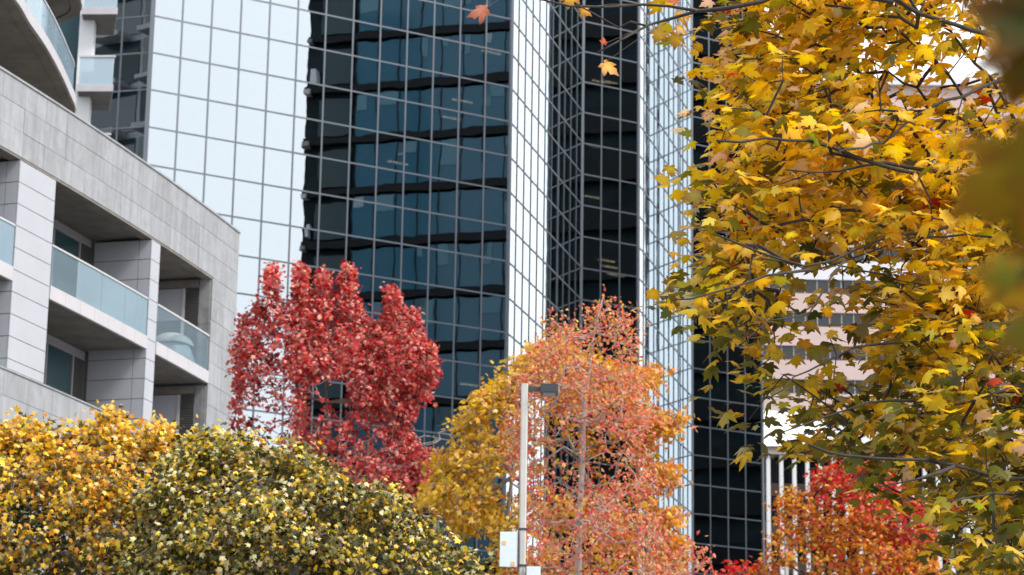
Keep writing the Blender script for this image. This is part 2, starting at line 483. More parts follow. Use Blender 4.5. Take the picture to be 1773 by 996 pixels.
for k in range(24):
    z = 2 + k * 3.9
    MB().obox(QB, dq, nq, t885 + 2.8, tend - 0.5, -0.45, 0.02, z + 1.2, z + 2.9).build('window_band', M['blackband'], blk)

# ================================================================ concrete apartment building on the left (gently curved front)
def curve(Y):
    u = Y - 60
    return Vector((-11.0386 + 0.323944 * u - 0.00364915 * u * u, Y))
def cnorm(Y):
    s = 0.323944 - 0.0072983 * (Y - 60)
    v = Vector((1, -s)); v.normalize(); return v
def Yat(px, py):
    d = ray(px, py); k = d.x / d.y
    lo, hi = 45.0, 95.0
    f = lambda Y: curve(Y).x - k * Y
    best = min((abs(f(Y)), Y) for Y in np.arange(45, 95, 0.02))
    return float(best[1])
def cp(Y, off): return curve(Y) + cnorm(Y) * off
def wallbox(mb, Y0, Y1, o0, o1, z0, z1, seg=1.2):
    k = max(1, int(round((Y1 - Y0) / seg)))
    for i in range(k):
        a, b = Y0 + (Y1 - Y0) * i / k, Y0 + (Y1 - Y0) * (i + 1) / k
        c = [cp(a, o0), cp(a, o1), cp(b, o1), cp(b, o0)]
        mb.hexa([(p.x, p.y, z0) for p in c] + [(p.x, p.y, z1) for p in c])
    return mb
ZT, ZFB, ZST, ZSB, ZPT = (z + CAM_Z for z in (19.537, 17.730, 15.030, 14.692, 12.552))
Yc1a, Yc1b = Yat(36, 272.5), Yat(97.6, 308.7)
Yc2a, Yc2b = Yat(263.5, 411), Yat(278, 420)
Yea, Yeb = Yat(368.9, 479.3), Yat(414.7, 405.8)
print('Y', Yc1a, Yc1b, Yc2a, Yc2b, Yea, Yeb)
YS = 50.0
DEP = 1.65
apt = empty('apartment_building', (-16, 62, 0), 'grey stone apartment building with white piers and glass balconies on the left', 'building')
# hidden backing so that joints between panels read dark
bk = MB()
wallbox(bk, YS, Yeb - 0.03, -0.30, -0.035, ZFB + 0.02, ZT - 0.02)
wallbox(bk, Yea + 0.03, Yeb - 0.03, -DEP - 0.2, -0.035, 0.2, ZFB + 0.02)
wallbox(bk, YS, Yea, -0.30, -0.035, 0.2, ZPT - 0.03)
bk.build('backing_wall', M['gap'], apt)
# stone panels: fascia (3 courses), end pier, lower parapet wall
def stone_run(Y0, Y1, z0, z1, rows, wpan, name='stone_panel', skip=None):
    k = max(1, int(round((Y1 - Y0) / wpan)))
    hgt = (z1 - z0) / rows
    for r in range(rows):
        for i in range(k):
            a, b = Y0 + (Y1 - Y0) * i / k, Y0 + (Y1 - Y0) * (i + 1) / k
            j = random.uniform(-0.003, 0.003)
            m = MB(); wallbox(m, a + 0.0035, b - 0.0035, -0.03 + j, 0.0 + j, z0 + r * hgt + 0.005, z0 + (r + 1) * hgt - 0.005, 9)
            m.build(name, M['stone'], apt)
stone_run(YS, Yeb, ZFB, ZT, 3, 1.0)
stone_run(Yea, Yeb, ZFB - 12 * 0.6027, ZFB - 0.002, 12, 0.85)
stone_run(YS, Yea - 0.01, ZPT - 4 * 0.6027, ZPT, 4, 1.1)
low = MB(); wallbox(low, YS, Yea - 0.02, -0.03, 0.0, 0.0, ZPT - 4 * 0.6027 - 0.01); wallbox(low, Yea, Yeb, -0.03, 0, 0.0, ZFB - 12 * 0.6027 - 0.01)
low.build('lower_wall', M['stone'], apt)
cop = MB(); wallbox(cop, YS, Yeb + 0.02, -0.45, 0.03, ZT, ZT + 0.05); cop.build('coping', M['stone'], apt)
cop = MB(); wallbox(cop, YS, Yea - 0.02, -0.35, 0.025, ZPT, ZPT + 0.04); cop.build('coping', M['stone'], apt)
# end face of the building, facing away, and its roof terrace
endw = MB(); c0, c1 = cp(Yeb, -0.02), cp(Yeb, -24)
endw.obox(c0, (c1 - c0).normalized(), nv(AZ2 - math.pi / 2), 0, 24, -0.4, -0.02, 0, ZT); endw.build('end_wall', M['stone'], apt)
rf = MB(); wallbox(rf, YS, Yeb - 0.4, -20, -0.4, ZT - 0.7, ZT - 0.35, 3); rf.build('roof_deck', M['soffit'], apt)
# ceilings, floors of the recesses
for (za, zb) in ((ZFB + 0.01, ZFB + 0.25), (ZSB + 0.02, ZST - 0.02), (ZSB - 3.06, ZST - 3.06)):
    m = MB(); wallbox(m, YS, Yea - 0.02, -DEP - 0.25, -0.31 if za > ZFB else -0.06, za, za + (zb - za)); m.build('ceiling', M['soffit'], apt)
m = MB(); wallbox(m, YS, Yea - 0.02, -0.31, -0.01, ZFB - 0.06, ZFB - 0.004); m.build('soffit_beam', M['soffit'], apt)
# white balcony slab edges with panel joints
def slab_edge(Y0, Y1, z0, z1):
    k = max(1, int(round((Y1 - Y0) / 0.78)))
    for i in range(k):
        a, b = Y0 + (Y1 - Y0) * i / k, Y0 + (Y1 - Y0) * (i + 1) / k
        m = MB(); wallbox(m, a + 0.004, b - 0.004, -0.07, 0.02, z0, z1, 9); m.build('slab_panel', M['slabw'], apt)
slab_edge(YS, Yc1a - 0.03, ZSB, ZST); slab_edge(Yc1b + 0.02, Yc2a - 0.02, ZSB, ZST); slab_edge(Yc2b + 0.02, Yea - 0.03, ZSB, ZST)
# white clad piers: front panels in courses and deep side walls
def pier(Y0, Y1, z0, z1, ch, side_split):
    k = int(math.ceil((z1 - z0) / ch))
    inn = MB(); wallbox(inn, Y0 + 0.03, Y1 - 0.03, -DEP - 0.1, -0.03, z0, z1, 9); inn.build('pier_core', M['gap'], apt)
    for i in range(k):
        b = z1 - i * ch; a = max(z0, b - ch)
        m = MB(); wallbox(m, Y0, Y1, -0.03, 0.0, a + 0.009, b - 0.009 if i else b - 0.01, 9); m.build('cladding_panel', M['white'], apt)
        for (o0, o1) in side_split:
            m = MB(); wallbox(m, Y0 + 0.001, Y0 + 0.028, o0 + 0.008, o1 - 0.008, a + 0.009, b - 0.009, 9); m.build('cladding_panel', M['white'], apt)
        m = MB(); wallbox(m, Y1 - 0.028, Y1 - 0.001, -DEP, -0.032, a + 0.009, b - 0.009, 9); m.build('cladding_panel', M['white'], apt)
SIDE = [(-0.36, -0.030), (-DEP, -0.36)]
pier(Yc1a, Yc1b, ZPT + 0.05, ZFB - 0.07, 0.535, SIDE)
pier(Yc2a, Yc2b, ZPT - 1.6, ZFB - 0.07, 0.535, SIDE)
# back walls of the recesses with sliding doors, blinds and louvres
def back_wall(Y0, Y1, z0, z1):
    m = MB(); wallbox(m, Y0, Y1, -DEP - 0.30, -DEP - 0.10, z0, z1); m.build('recess_wall', M['white'], apt)
    zt = z1 - 0.28
    n = 3; wdr = (Y1 - Y0) - 0.95
    dr = MB(); wallbox(dr, Y0 + 0.15, Y0 + 0.15 + wdr, -DEP - 0.09, -DEP - 0.05, z0 + 0.05, zt, 9)
    door = dr.build('sliding_door', M['winglass2'], apt)
    for i in range(n + 1):
        a = Y0 + 0.13 + wdr * i / n
        fm = MB(); wallbox(fm, a, a + 0.07, -DEP - 0.06, -DEP - 0.01, z0 + 0.05, zt, 9); fm.build('door_frame', M['frame'], door)
    fm = MB(); wallbox(fm, Y0 + 0.1, Y0 + 0.24 + wdr, -DEP - 0.06, -DEP + 0.0, zt, zt + 0.08, 9); fm.build('door_frame', M['frame'], door)
    lo = MB()
    for i in range(int((zt - z0) / 0.055)):
        zz = z0 + 0.05 + i * 0.055
        wallbox(lo, Y0 + 0.27 + wdr, Y1 - 0.10, -DEP - 0.09, -DEP - 0.03, zz, zz + 0.038, 9)
    lo.build('louvre', M['louver'], apt)
for zb, zt in ((ZST, ZFB), (ZST - 3.06, ZSB)):
    back_wall(YS, Yc1a, zb, zt); back_wall(Yc1b, Yc2a, zb, zt)
    m = MB(); wallbox(m, Yc2b, Yea, -DEP - 0.30, -DEP - 0.10, zb, zt); m.build('recess_wall', M['white'], apt)
    # side wall at the far end, facing the street: stone pier, louvre, window with blind
    s0 = Yea - 0.03
    m = MB(); wallbox(m, s0 - 0.02, s0 + 0.02, -0.37, -0.04, zb - 0.02, (zb + zt) / 2 - 0.006, 9); m.build('stone_panel', M['stone2'], apt)
    m = MB(); wallbox(m, s0 - 0.02, s0 + 0.02, -0.37, -0.04, (zb + zt) / 2 + 0.006, zt - 0.06, 9); m.build('stone_panel', M['stone2'], apt)
    lo = MB()
    for i in range(int((zt - zb) / 0.07) - 1):
        zz = zb + i * 0.07
        c = [cp(s0 - 0.03, -0.76), cp(s0 - 0.03, -0.385), cp(s0 + 0.02, -0.385), cp(s0 + 0.02, -0.76)]
        lo.hexa([(p.x, p.y, zz) for p in c] + [(p.x, p.y, zz + 0.042) for p in c])
    lo.build('louvre', M['louver'], apt)
    m = MB(); wallbox(m, s0 - 0.05, s0 + 0.02, -0.86, -0.78, zb, zt - 0.3, 9); m.build('window_frame', M['slabw'], apt)
    m = MB(); wallbox(m, s0 - 0.005, s0 + 0.02, -DEP, -0.865, zb, zt - 1.22, 9); m.build('window', M['winglass'], apt)
    m = MB(); wallbox(m, s0 - 0.02, s0 + 0.02, -DEP, -0.865, zt - 1.2, zt - 0.3, 9); m.build('blind', M['white'], apt)
    m = MB(); wallbox(m, s0 - 0.04, s0 + 0.02, -DEP, -0.385, zt - 0.28, zt - 0.06, 9); m.build('lintel', M['soffit'], apt)
# glass railings with a pale top rail
def railing(Y0, Y1, zb, gm='railglass'):
    n = max(1, int(round((Y1 - Y0) / 1.25)))
    for i in range(n):
        a, b = Y0 + (Y1 - Y0) * i / n, Y0 + (Y1 - Y0) * (i + 1) / n
        m = MB(); wallbox(m, a + 0.008, b - 0.008, -0.03, -0.018, zb + 0.01, zb + 0.98, 9); m.build('railing_glass', M[gm if i or gm == 'railclear' else 'railclear'], apt)  # first pane gets less painted haze, as if no pale wall showed there
    m = MB(); wallbox(m, Y0, Y1, -0.05, 0.0, zb + 0.985, zb + 1.03); m.build('handrail', M['rail'], apt)
railing(YS, Yc1a - 0.03, ZST); railing(Yc1b + 0.03, Yc2a - 0.03, ZST); railing(Yc2b + 0.03, Yea - 0.05, ZST, 'railclear')

# covered garden furniture on the far balcony
cv = empty('covered_furniture', (cp(68.15, -0.66).x, cp(68.15, -0.66).y, ZST), 'draped furniture under a pale cover behind the far balcony glass', 'furniture')
bm = MB(); c = cp(68.15, -0.66)
rows = 7; n0 = 0
for j in range(rows):
    f_ = j / (rows - 1)
    rr_ = 0.56 * math.sqrt(max(0.02, 1 - f_ ** 2)); zz = ZST + 0.50 + 0.36 * f_
    for k in range(18):
        an = 2 * math.pi * k / 18; w_ = 1 + 0.05 * math.sin(an * 5 + 1) * (1 - f_)
        bm.v.append((c.x + rr_ * w_ * math.cos(an), c.y + rr_ * 1.3 * w_ * math.sin(an), zz))
for j in range(rows - 1):
    for k in range(18):
        k2 = (k + 1) % 18; bm.f.append((j * 18 + k, j * 18 + k2, (j + 1) * 18 + k2, (j + 1) * 18 + k))
bm.f.append(tuple((rows - 1) * 18 + k for k in range(18)))
bm.build('cover', M['cover'], cv, True)
bm = MB()
for j in range(4):
    zz = ZST + 0.004 + 0.50 * j / 3
    for k in range(36):
        an = 2 * math.pi * k / 36; rr_ = (0.60 - 0.04 * j) * (1 + (0.10 - 0.03 * j) * math.sin(an * 9))
        bm.v.append((c.x + rr_ * math.cos(an), c.y + rr_ * 1.3 * math.sin(an), zz))
for j in range(3):
    for k in range(36):
        k2 = (k + 1) % 36; bm.f.append((j * 36 + k, j * 36 + k2, (j + 1) * 36 + k2, (j + 1) * 36 + k))
bm.f.append(tuple(reversed(range(36)))); bm.f.append(tuple(3 * 36 + k for k in range(36)))
bm.build('drape', M['cover2'], cv, True)

# upper floors with sweeping curved balconies
ZB1 = 22.45 + CAM_Z
EDGE = [(23.9, 0), (50.6, 42.2), (75.9, 78.7), (98.4, 118.1), (118.1, 160.2), (129.3, 196.8)]
ep = [Vector((q.x, q.y)) for q in (atz(x, y, ZB1) for x, y in EDGE)]
e0 = ep[0] - ep[1]
pre = []; pd = e0.normalized() * 2.0; pc = ep[0]
for k in range(4):
    ca, sa = math.cos(math.radians(-11)), math.sin(math.radians(-11))
    pd = Vector((pd.x * ca - pd.y * sa, pd.x * sa + pd.y * ca)); pc = pc + pd; pre.append(pc)
e9 = ep[-1]
post = [e9 + Vector((-0.75, 1.0)), e9 + Vector((-2.0, 1.7)), e9 + Vector((-4.0, 2.1))]
ctrl = list(reversed(pre)) + ep + post
def smooth_poly(c, k=5):
    o = []
    for i in range(len(c) - 1):
        p0, p1, p2, p3 = c[max(i - 1, 0)], c[i], c[i + 1], c[min(i + 2, len(c) - 1)]
        for j in range(k):
            t = j / k
            o.append(0.5 * ((2 * p1) + (p2 - p0) * t + (2 * p0 - 5 * p1 + 4 * p2 - p3) * t * t + (3 * p1 - p0 - 3 * p2 + p3) * t ** 3))
    return o + [c[-1]]
edge = smooth_poly(ctrl)
def off_poly(c, d):
    o = []
    for i, p in enumerate(c):
        a, b = c[max(i - 1, 0)], c[min(i + 1, len(c) - 1)]
        t = (b - a).normalized(); o.append(p + Vector((-t.y, t.x)) * d)    # left of travel = inward
    return o
def strip(mb, c, d0, d1, z0, z1):
    a, b = off_poly(c, d0), off_poly(c, d1)
    for i in range(len(c) - 1):
        q = [a[i], a[i + 1], b[i + 1], b[i]]
        mb.hexa([(p.x, p.y, z0) for p in q] + [(p.x, p.y, z1) for p in q])
    return mb
BACKX = -34.0
for fl in range(8):
    zb = ZB1 + fl * 3.1
    inner = off_poly(edge, 0.32)
    slab = MB().prism([(p.x, p.y) for p in inner] + [(BACKX, inner[-1].y), (BACKX, inner[0].y)], zb + 0.02, zb + 0.24).build('balcony_slab', M['soffit'], apt)
    strip(MB(), edge, 0.02, 0.30, zb - 0.02, zb + 0.22).build('slab_rim', M['soffit'], slab)
    strip(MB(), edge, -0.02, 0.018, zb + 0.03, zb + 0.34).build('slab_edge', M['slabw'], slab)
    gl = MB(); n = len(edge)
    strip(gl, off_poly(edge, 0.10)[::1], 0.0, 0.014, zb + 0.36, zb + 1.28); gl.build('railing_glass', M['railglass'], apt)
    strip(MB(), edge, 0.08, 0.13, zb + 1.285, zb + 1.33).build('handrail', M['rail'], apt)
    # set-back wall with tall windows and white piers
    wl = off_poly(edge, 2.1)
    strip(MB(), wl, 0.0, 0.25, zb + 0.25, zb + 3.1).build('wall', M['white'], apt)
    for i in range(2, len(wl) - 3, 4):
        strip(MB(), wl[i:i + 3], -0.06, -0.02, zb + 0.3, zb + 2.75).build('window', M['winglass2'], apt)
        lv = MB()
        for j in range(30):
            strip(lv, wl[i + 2:i + 4], -0.06, -0.02, zb + 0.3 + j * 0.08, zb + 0.35 + j * 0.08)
        lv.build('louvre', M['louver'], apt)
# ground floor terrace storey under the first curved slab
wl = off_poly(edge, 2.4)
strip(MB(), wl, 0.0, 0.25, ZT - 0.34, ZB1).build('wall', M['winglass2'], apt)
MB().box(BACKX, -15.6, 56, 73.0, ZT - 0.3, ZB1 + 8 * 3.1).build('tower_core', M['white'], apt)

# ================================================================ rear apartment block with small white balconies
rb = empty('apartment_block', (-30, 95, 0), 'white apartment block with boxy balconies between the stone building and glass tower', 'building')
XR = at(141, 120, 92).x
MB().prism([(-62, 93.2), (XR, 93.2), (XR - 1.3, 99.0), (-62, 99.0)], 0, 84).build('wall', M['white'], rb)
MB().box(XR - 0.30, XR + 0.26, 92.7, 93.19, 0, 84.4).build('corner_fin', M['roofw'], rb)
q = at(160, 157, 92); zbal = q.z
BC = [atz(x, y, zbal) for x, y in ((133, 158), (196, 158), (190, 192), (142, 192))]
for fl in range(-8, 16):
    z = zbal + fl * 3.1
    if z < 3 or z > 82: continue
    c4 = [(p.x, p.y) for p in BC]
    b = MB().prism(c4, z, z + 0.27).build('balcony_slab', M['slabw'], rb)
    c5 = [(sum(p[0] for p in c4) / 4 * 0.06 + p[0] * 0.94, sum(p[1] for p in c4) / 4 * 0.06 + p[1] * 0.94) for p in c4]
    MB().prism(c5, z - 0.02, z - 0.004).build('balcony_soffit', M['soffit'], b)
    for (u, v) in ((0, 1), (1, 2)):
        pa, pb = Vector(c4[u]), Vector(c4[v]); L_ = (pb - pa).length; dd = (pb - pa) / L_; no = Vector((-dd.y, dd.x))
        MB().obox(pa, dd, no, 0.05, L_ - 0.05, 0.03, 0.045, z + 0.28, z + 1.36).build('railing_glass', M['railfrost'], rb)
        MB().obox(pa, dd, no, 0.0 if u == 0 else 0.09, L_, 0.0, 0.08, z + 1.37, z + 1.44).build('handrail', M['rail'], rb)
    pa, pb = Vector(c4[0]), Vector(c4[1]); L_ = (pb - pa).length; dd = (pb - pa) / L_; no = Vector((-dd.y, dd.x))
    MB().obox(pa, dd, no, 0.08, L_ - 0.1, 0.10, 0.13, z + 0.29, z + 0.80).build('privacy_screen', M['white'], rb)
    # north side, seen mirrored in the tower's narrow left face
    for i in range(12):
        x0 = -61 + i * 3.7
        MB().box(x0, x0 + 2.3, 99.0, 100.3, z, z + 0.3).build('balcony_slab', M['slabw'], rb)
        MB().box(x0 - 0.4, x0 + 3.0, 98.9, 99.06, z + 0.32, z + 3.0).build('window', M['winglass2' if (i + fl) % 3 else 'tealdark'], rb)
MB().box(-62.2, XR + 0.1, 93.0, 99.2, 84.2, 85).build('roof', M['soffit'], rb)
MB().box(XR - 3, XR - 0.35, 92.95, 93.15, 3, 84).build('window', M['winglass2'], rb)

# ================================================================ pink office building far right
YP = 300.0
pk = empty('office_building', (at(1500, 996, YP).x, YP + 10, 0), 'pale pink office building with long window bands behind the maple', 'building')
xl, xr_ = at(1290, 500, YP).x, 74.0
ztop = at(1600, 148, YP).z
z490, z545 = at(1400, 484, YP).z, at(1400, 541, YP).z
FH = (at(1400, 484, YP).z - at(1400, 657, YP).z) / 3
MB().box(xl, xr_, YP + 0.5, YP + 25, 0, ztop).build('wall', M['pink'], pk)
win = MB().box(0.06, 1.36, 0, 0.1, 0, 1.0).mesh('window', M['winglass'])
nfl = int((ztop - 5) / FH)
zbase = z490 - FH * int((z490 - 4) / FH)
for fl in range(nfl):
    zt = zbase + fl * FH
    wh = FH * 0.42
    if zt > ztop - 2.5: break
    MB().box(xl, xr_, YP, YP + 0.48, zt + 0.01, zt + FH - wh - 0.01).build('spandrel', M['palewall'] if abs(zt - z490) < 0.1 else M['pink'], pk)
    if at(1400, 996, YP).z < zt < at(1400, 100, YP).z:
        x = xl
        while x < min(xr_ - 1.5, 58):
            o = link('window', win, pk, (x, YP + 0.3, zt - wh)); o.scale = (1, 1, wh); x += 1.46
    else:
        MB().box(xl, xr_, YP + 0.3, YP + 0.4, zt - wh, zt).build('window_band', M['winglass'], pk)
    m = MB(); x = xl
    while x < xr_: m.box(x - 0.06, x + 0.06, YP + 0.2, YP + 0.5, zt - wh, zt); x += 1.46
    m.build('window_mullions', M['frame'], pk)['kind'] = 'stuff'
MB().box(xl - 0.3, xr_ + 0.3, YP - 0.2, YP + 25.4, ztop, ztop + 0.8).build('roof_parapet', M['palewall'], pk)

# ================================================================ pavilion with white vertical fins and white roof
YV = 228.0
pv = empty('fin_building', (at(1480, 996, YV).x, YV + 5, 0), 'low building with tall white vertical fins under a white roof', 'building')
vx0, vx1 = at(1322, 900, YV).x, at(1690, 900, YV).x
vzt = at(1400, 786, YV).z
MB().box(vx0 - 3, vx1 + 6, YV + 1.2, YV + 16, 0, vzt).build('wall', M['winglass'], pv)
for k in range(14):
    z = vzt - 2.6 - k * 3.55
    if z < 1: break
    MB().box(vx0 - 3, vx1 + 6, YV + 0.9, YV + 1.18, z - 1.15, z).build('spandrel', M['brown'], pv)
x = at(1331, 880, YV).x; i = 0
while x < vx1:
    MB().box(x - 0.17, x + 0.17, YV - 0.1, YV + 0.55, 0, vzt - 0.15).build('fin', M['fin'], pv); x += 1.18; i += 1
MB().box(vx0 - 3, vx1 + 6.2, YV - 0.3, YV + 1.15, vzt - 0.12, vzt + 0.6).build('beam', M['beige'], pv)
MB().box(at(1672, 900, YV).x, at(1700, 900, YV).x, YV - 0.4, YV - 0.12, 10, at(1680, 880, YV).z).build('white_panel', M['roofw'], pv)
# roof: a tall slanted white gable to the left, a low white eave to the right
ra = [at(1300, 774, YV), at(1445, 774, YV), at(1428, 705, YV), at(1300, 698, YV)]
rfm = MB(); rfm.hexa([(p.x, YV - 0.5 if i < 2 else YV + 3, p.z) for i, p in enumerate(ra)] + [(p.x, YV + 9, p.z - 0.2) for p in ra])
rfm.build('roof_gable', M['roofw'], pv)
MB().box(at(1450, 770, YV).x, at(1645, 770, YV).x, YV - 0.8, YV + 9, vzt + 0.62, at(1600, 742, YV).z).build('roof_eave', M['roofw'], pv)
MB().box(at(1700, 800, YV).x, at(1738, 800, YV).x, YV + 0.0, YV + 6, vzt - 14, at(1720, 795, YV).z).build('stair_wall', M['beige'], pv)
MB().box(at(1741, 800, YV).x, at(1749, 800, YV).x, YV - 0.6, YV + 0.0, vzt - 14, at(1720, 785, YV).z).build('white_panel', M['roofw'], pv)

# ================================================================ trees
LT = {}
half = [(0, 0), (0.16, -0.12), (0.48, -0.10), (0.36, 0.10), (0.56, 0.22), (0.72, 0.50), (0.52, 0.50), (0.27, 0.44), (0.36, 0.68), (0.17, 0.80), (0, 1.10)]
tips = [0.25, 0.4, 1, 0.25, 0.55, 1, 0.6, 0.1, 0.6, 0.55, 1]
outl = half + [(-x, y) for x, y in reversed(half[1:-1])]
tipo = tips + list(reversed(tips[1:-1]))
lv = np.array([(0.0, 0.32, 0.0)] + [(x, y, 0) for x, y in outl])
lv[:, 2] = -0.28 * np.abs(lv[:, 0]) ** 1.3 - 0.16 * np.maximum(lv[:, 1], 0) ** 2
LT['maple'] = (lv, np.array([(0, 1 + k, 1 + (k + 1) % len(outl)) for k in range(len(outl))]), np.array([0.0] + tipo))
sv = np.array([(0, 0, 0), (0.33, 0.42, -0.10), (0, 1, -0.12), (-0.33, 0.42, -0.10), (0, 0.45, 0.03)])
LT['small'] = (sv, np.array([(0, 1, 4), (1, 2, 4), (2, 3, 4), (3, 0, 4)]), np.array([0, 0.4, 1, 0.4, 0.0]))
mv = np.array([(0, 0, 0), (0.42, 0.10, -0.1), (0.30, 0.30, -0.06), (0.52, 0.62, -0.14), (0.2, 0.58, -0.06), (0, 1, -0.16), (-0.2, 0.58, -0.06), (-0.52, 0.62, -0.14), (-0.30, 0.30, -0.06), (-0.42, 0.10, -0.1), (0, 0.34, 0.03)])
LT['lobed'] = (mv, np.array([(k, (k + 1) % 10, 10) for k in range(10)]), np.array([0, .8, .2, 1, .3, 1, .3, 1, .2, .8, 0.0]))

def frames(n, fwd, nrm):
    f = fwd / np.linalg.norm(fwd, axis=1, keepdims=True)
    z = nrm - (nrm * f).sum(1, keepdims=True) * f
    z /= np.linalg.norm(z, axis=1, keepdims=True) + 1e-9
    x = np.cross(f, z)
    return x, f, z
def leaf_mesh(name, kind, pos, size, fwd, nrm, col, tipcol, tipamt, mat):
    v, t, tip = LT[kind]; n = len(pos); k = len(v)
    x, f, z = frames(n, fwd, nrm)
    curl = rng.normal(1.1, 1.2, (n, 1))
    V = pos[:, None, :] + size[:, None, None] * (v[None, :, 0:1] * x[:, None, :] + v[None, :, 1:2] * f[:, None, :] + (v[None, :, 2:3] * curl[:, :, None]) * z[:, None, :])
    T = (t[None] + (np.arange(n) * k)[:, None, None]).reshape(-1, 3)
    me = bpy.data.meshes.new(name)
    me.vertices.add(n * k); me.vertices.foreach_set('co', V.reshape(-1).astype(np.float32))
    me.loops.add(len(T) * 3); me.loops.foreach_set('vertex_index', T.reshape(-1).astype(np.int32))
    me.polygons.add(len(T)); me.polygons.foreach_set('loop_start', (np.arange(len(T)) * 3).astype(np.int32))
    me.polygons.foreach_set('loop_total', np.full(len(T), 3, np.int32))
    amt = np.clip(tip[None, :] * tipamt[:, None], 0, 1)[..., None]
    C = col[:, None, :] * (1 - amt) + np.asarray(tipcol)[None, None, :] * amt
    C = np.concatenate([np.clip(C, 0.001, 1), np.ones((n, k, 1))], 2)
    a = me.color_attributes.new('Col', 'FLOAT_COLOR', 'POINT')
    a.data.foreach_set('color', C.reshape(-1).astype(np.float32))
    me.materials.append(mat); me.update(); me.validate()
    return me

def in_poly(px, py, poly):
    c = np.zeros(len(px), bool); n = len(poly)
    for i in range(n):
        x1, y1 = poly[i]; x2, y2 = poly[(i + 1) % n]
        cond = ((y1 > py) != (y2 > py)) & (px < (x2 - x1) * (py - y1) / (y2 - y1 + 1e-12) + x1)
        c ^= cond
    return c
def edge_dist(px, py, poly):
    d = np.full(len(px), 1e9); n = len(poly)
    for i in range(n):
        a = np.array(poly[i], float); b = np.array(poly[(i + 1) % n], float); ab = b - a
        t = np.clip(((px - a[0]) * ab[0] + (py - a[1]) * ab[1]) / (ab @ ab + 1e-9), 0, 1)
        d = np.minimum(d, np.hypot(px - a[0] - t * ab[0], py - a[1] - t * ab[1]))
    return d
FWn, RTn, UPn = np.array(fw), np.array(rt), np.array(up)
def unproj(px, py, Y):
    d = FWn[None] + RTn[None] * ((px - CX) / FPX)[:, None] - UPn[None] * ((py - CY) / FPX)[:, None]
    P = d * (Y / d[:, 1])[:, None]; P[:, 2] += CAM_Z
    return P
def crown_points(poly, Y, thick, n, dens=None, nsup=0, ssig=0.4, sups=None, rim=0.0, rimy=1000, fill=0.0):
    """points through a crown volume whose outline from the street is poly; deep in the middle, thin at the rim"""
    P = np.array(poly, float); lo, hi = P.min(0), P.max(0)
    X, Yp = [], []
    cnt = 0
    while cnt < n:
        x = rng.uniform(lo[0], hi[0], 4 * n); y = rng.uniform(lo[1], hi[1], 4 * n)
        k = in_poly(x, y, poly)
        if dens is not None: k &= rng.random(len(x)) < dens(x, y)
        X.append(x[k]); Yp.append(y[k]); cnt += k.sum()
    x = np.concatenate(X)[:n]; y = np.concatenate(Yp)[:n]
    if nsup:
        sx, sy = x[:nsup].copy(), y[:nsup].copy(); sg = ssig * FPX / Y
        if rim:
            rp = []; sr = rim * FPX / Y
            for a, b in zip(poly, poly[1:] + poly[:1]):
                a, b = np.array(a, float), np.array(b, float); L = np.hypot(*(b - a)); nn = np.array([-(b - a)[1], (b - a)[0]]) / max(L, 1e-6)
                for t in np.arange(0.5 * sr, L, 1.5 * sr):
                    p = a + (b - a) * t / L + nn * sr * rng.uniform(0.7, 1.6)
                    if p[1] < rimy: rp.append((p[0], p[1], sr * rng.uniform(0.5, 0.9)))
            sups = list(sups or []) + rp
            nsup = max(nsup, len(sups) + nsup // 2); k0 = nsup - len(sx)
            if k0 > 0: sx = np.concatenate([sx, x[nsup - k0:nsup]]); sy = np.concatenate([sy, y[nsup - k0:nsup]])
        if sups is not None:
            q = np.array(sups); m = len(q); sx[:m], sy[:m] = q[:, 0], q[:, 1]
        es = edge_dist(sx, sy, poly) * Y / FPX
        sd_ = thick * np.clip(np.sqrt(es / (0.8 * thick)), 0.15, 1) * np.sign(rng.normal(size=nsup) - 0.25) * rng.random(nsup) ** 0.5
        k = rng.integers(0, nsup, 12 * n); ss = sg * rng.uniform(0.6, 1.3, nsup)
        if sups is not None: ss[:m] = q[:, 2]
        s_ = ss[k]
        gx = sx[k] + rng.normal(0, 1, len(k)) * s_; gy = sy[k] + rng.normal(0, 0.7, len(k)) * s_
        ok = in_poly(gx, gy, poly)
        if dens is not None: ok &= rng.random(len(gx)) < dens(gx, gy) ** 0.6
        keep = np.where(ok)[0][:n]; m = len(keep)
        x[:m], y[:m] = gx[keep], gy[keep]
        dep = np.full(n, float(Y)); dep[:m] = Y + sd_[k[keep]] + rng.normal(0, ssig * 0.8, m)
        dep[m:] += rng.normal(0, thick * 0.5, n - m)
        if fill:                                   # sparser inner boughs behind the outer tufts, green leaf colour darkened to paint the shaded gaps
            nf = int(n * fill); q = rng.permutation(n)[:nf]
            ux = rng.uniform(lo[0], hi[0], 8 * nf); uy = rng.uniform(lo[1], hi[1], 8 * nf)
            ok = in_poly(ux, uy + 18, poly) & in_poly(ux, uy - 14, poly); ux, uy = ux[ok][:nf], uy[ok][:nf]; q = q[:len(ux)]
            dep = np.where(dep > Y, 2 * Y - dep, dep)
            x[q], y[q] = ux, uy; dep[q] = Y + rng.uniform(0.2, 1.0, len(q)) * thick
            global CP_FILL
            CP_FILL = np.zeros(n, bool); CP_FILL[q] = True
        return x, y, unproj(x, y, dep), edge_dist(x, y, poly) * Y / FPX
    e = edge_dist(x, y, poly) * Y / FPX
    th = thick * np.clip(np.sqrt(e / (0.8 * thick)), 0.12, 1)
    dep = Y + th * np.sign(rng.normal(size=n)) * rng.random(n) ** 0.55
    return x, y, unproj(x, y, dep), e

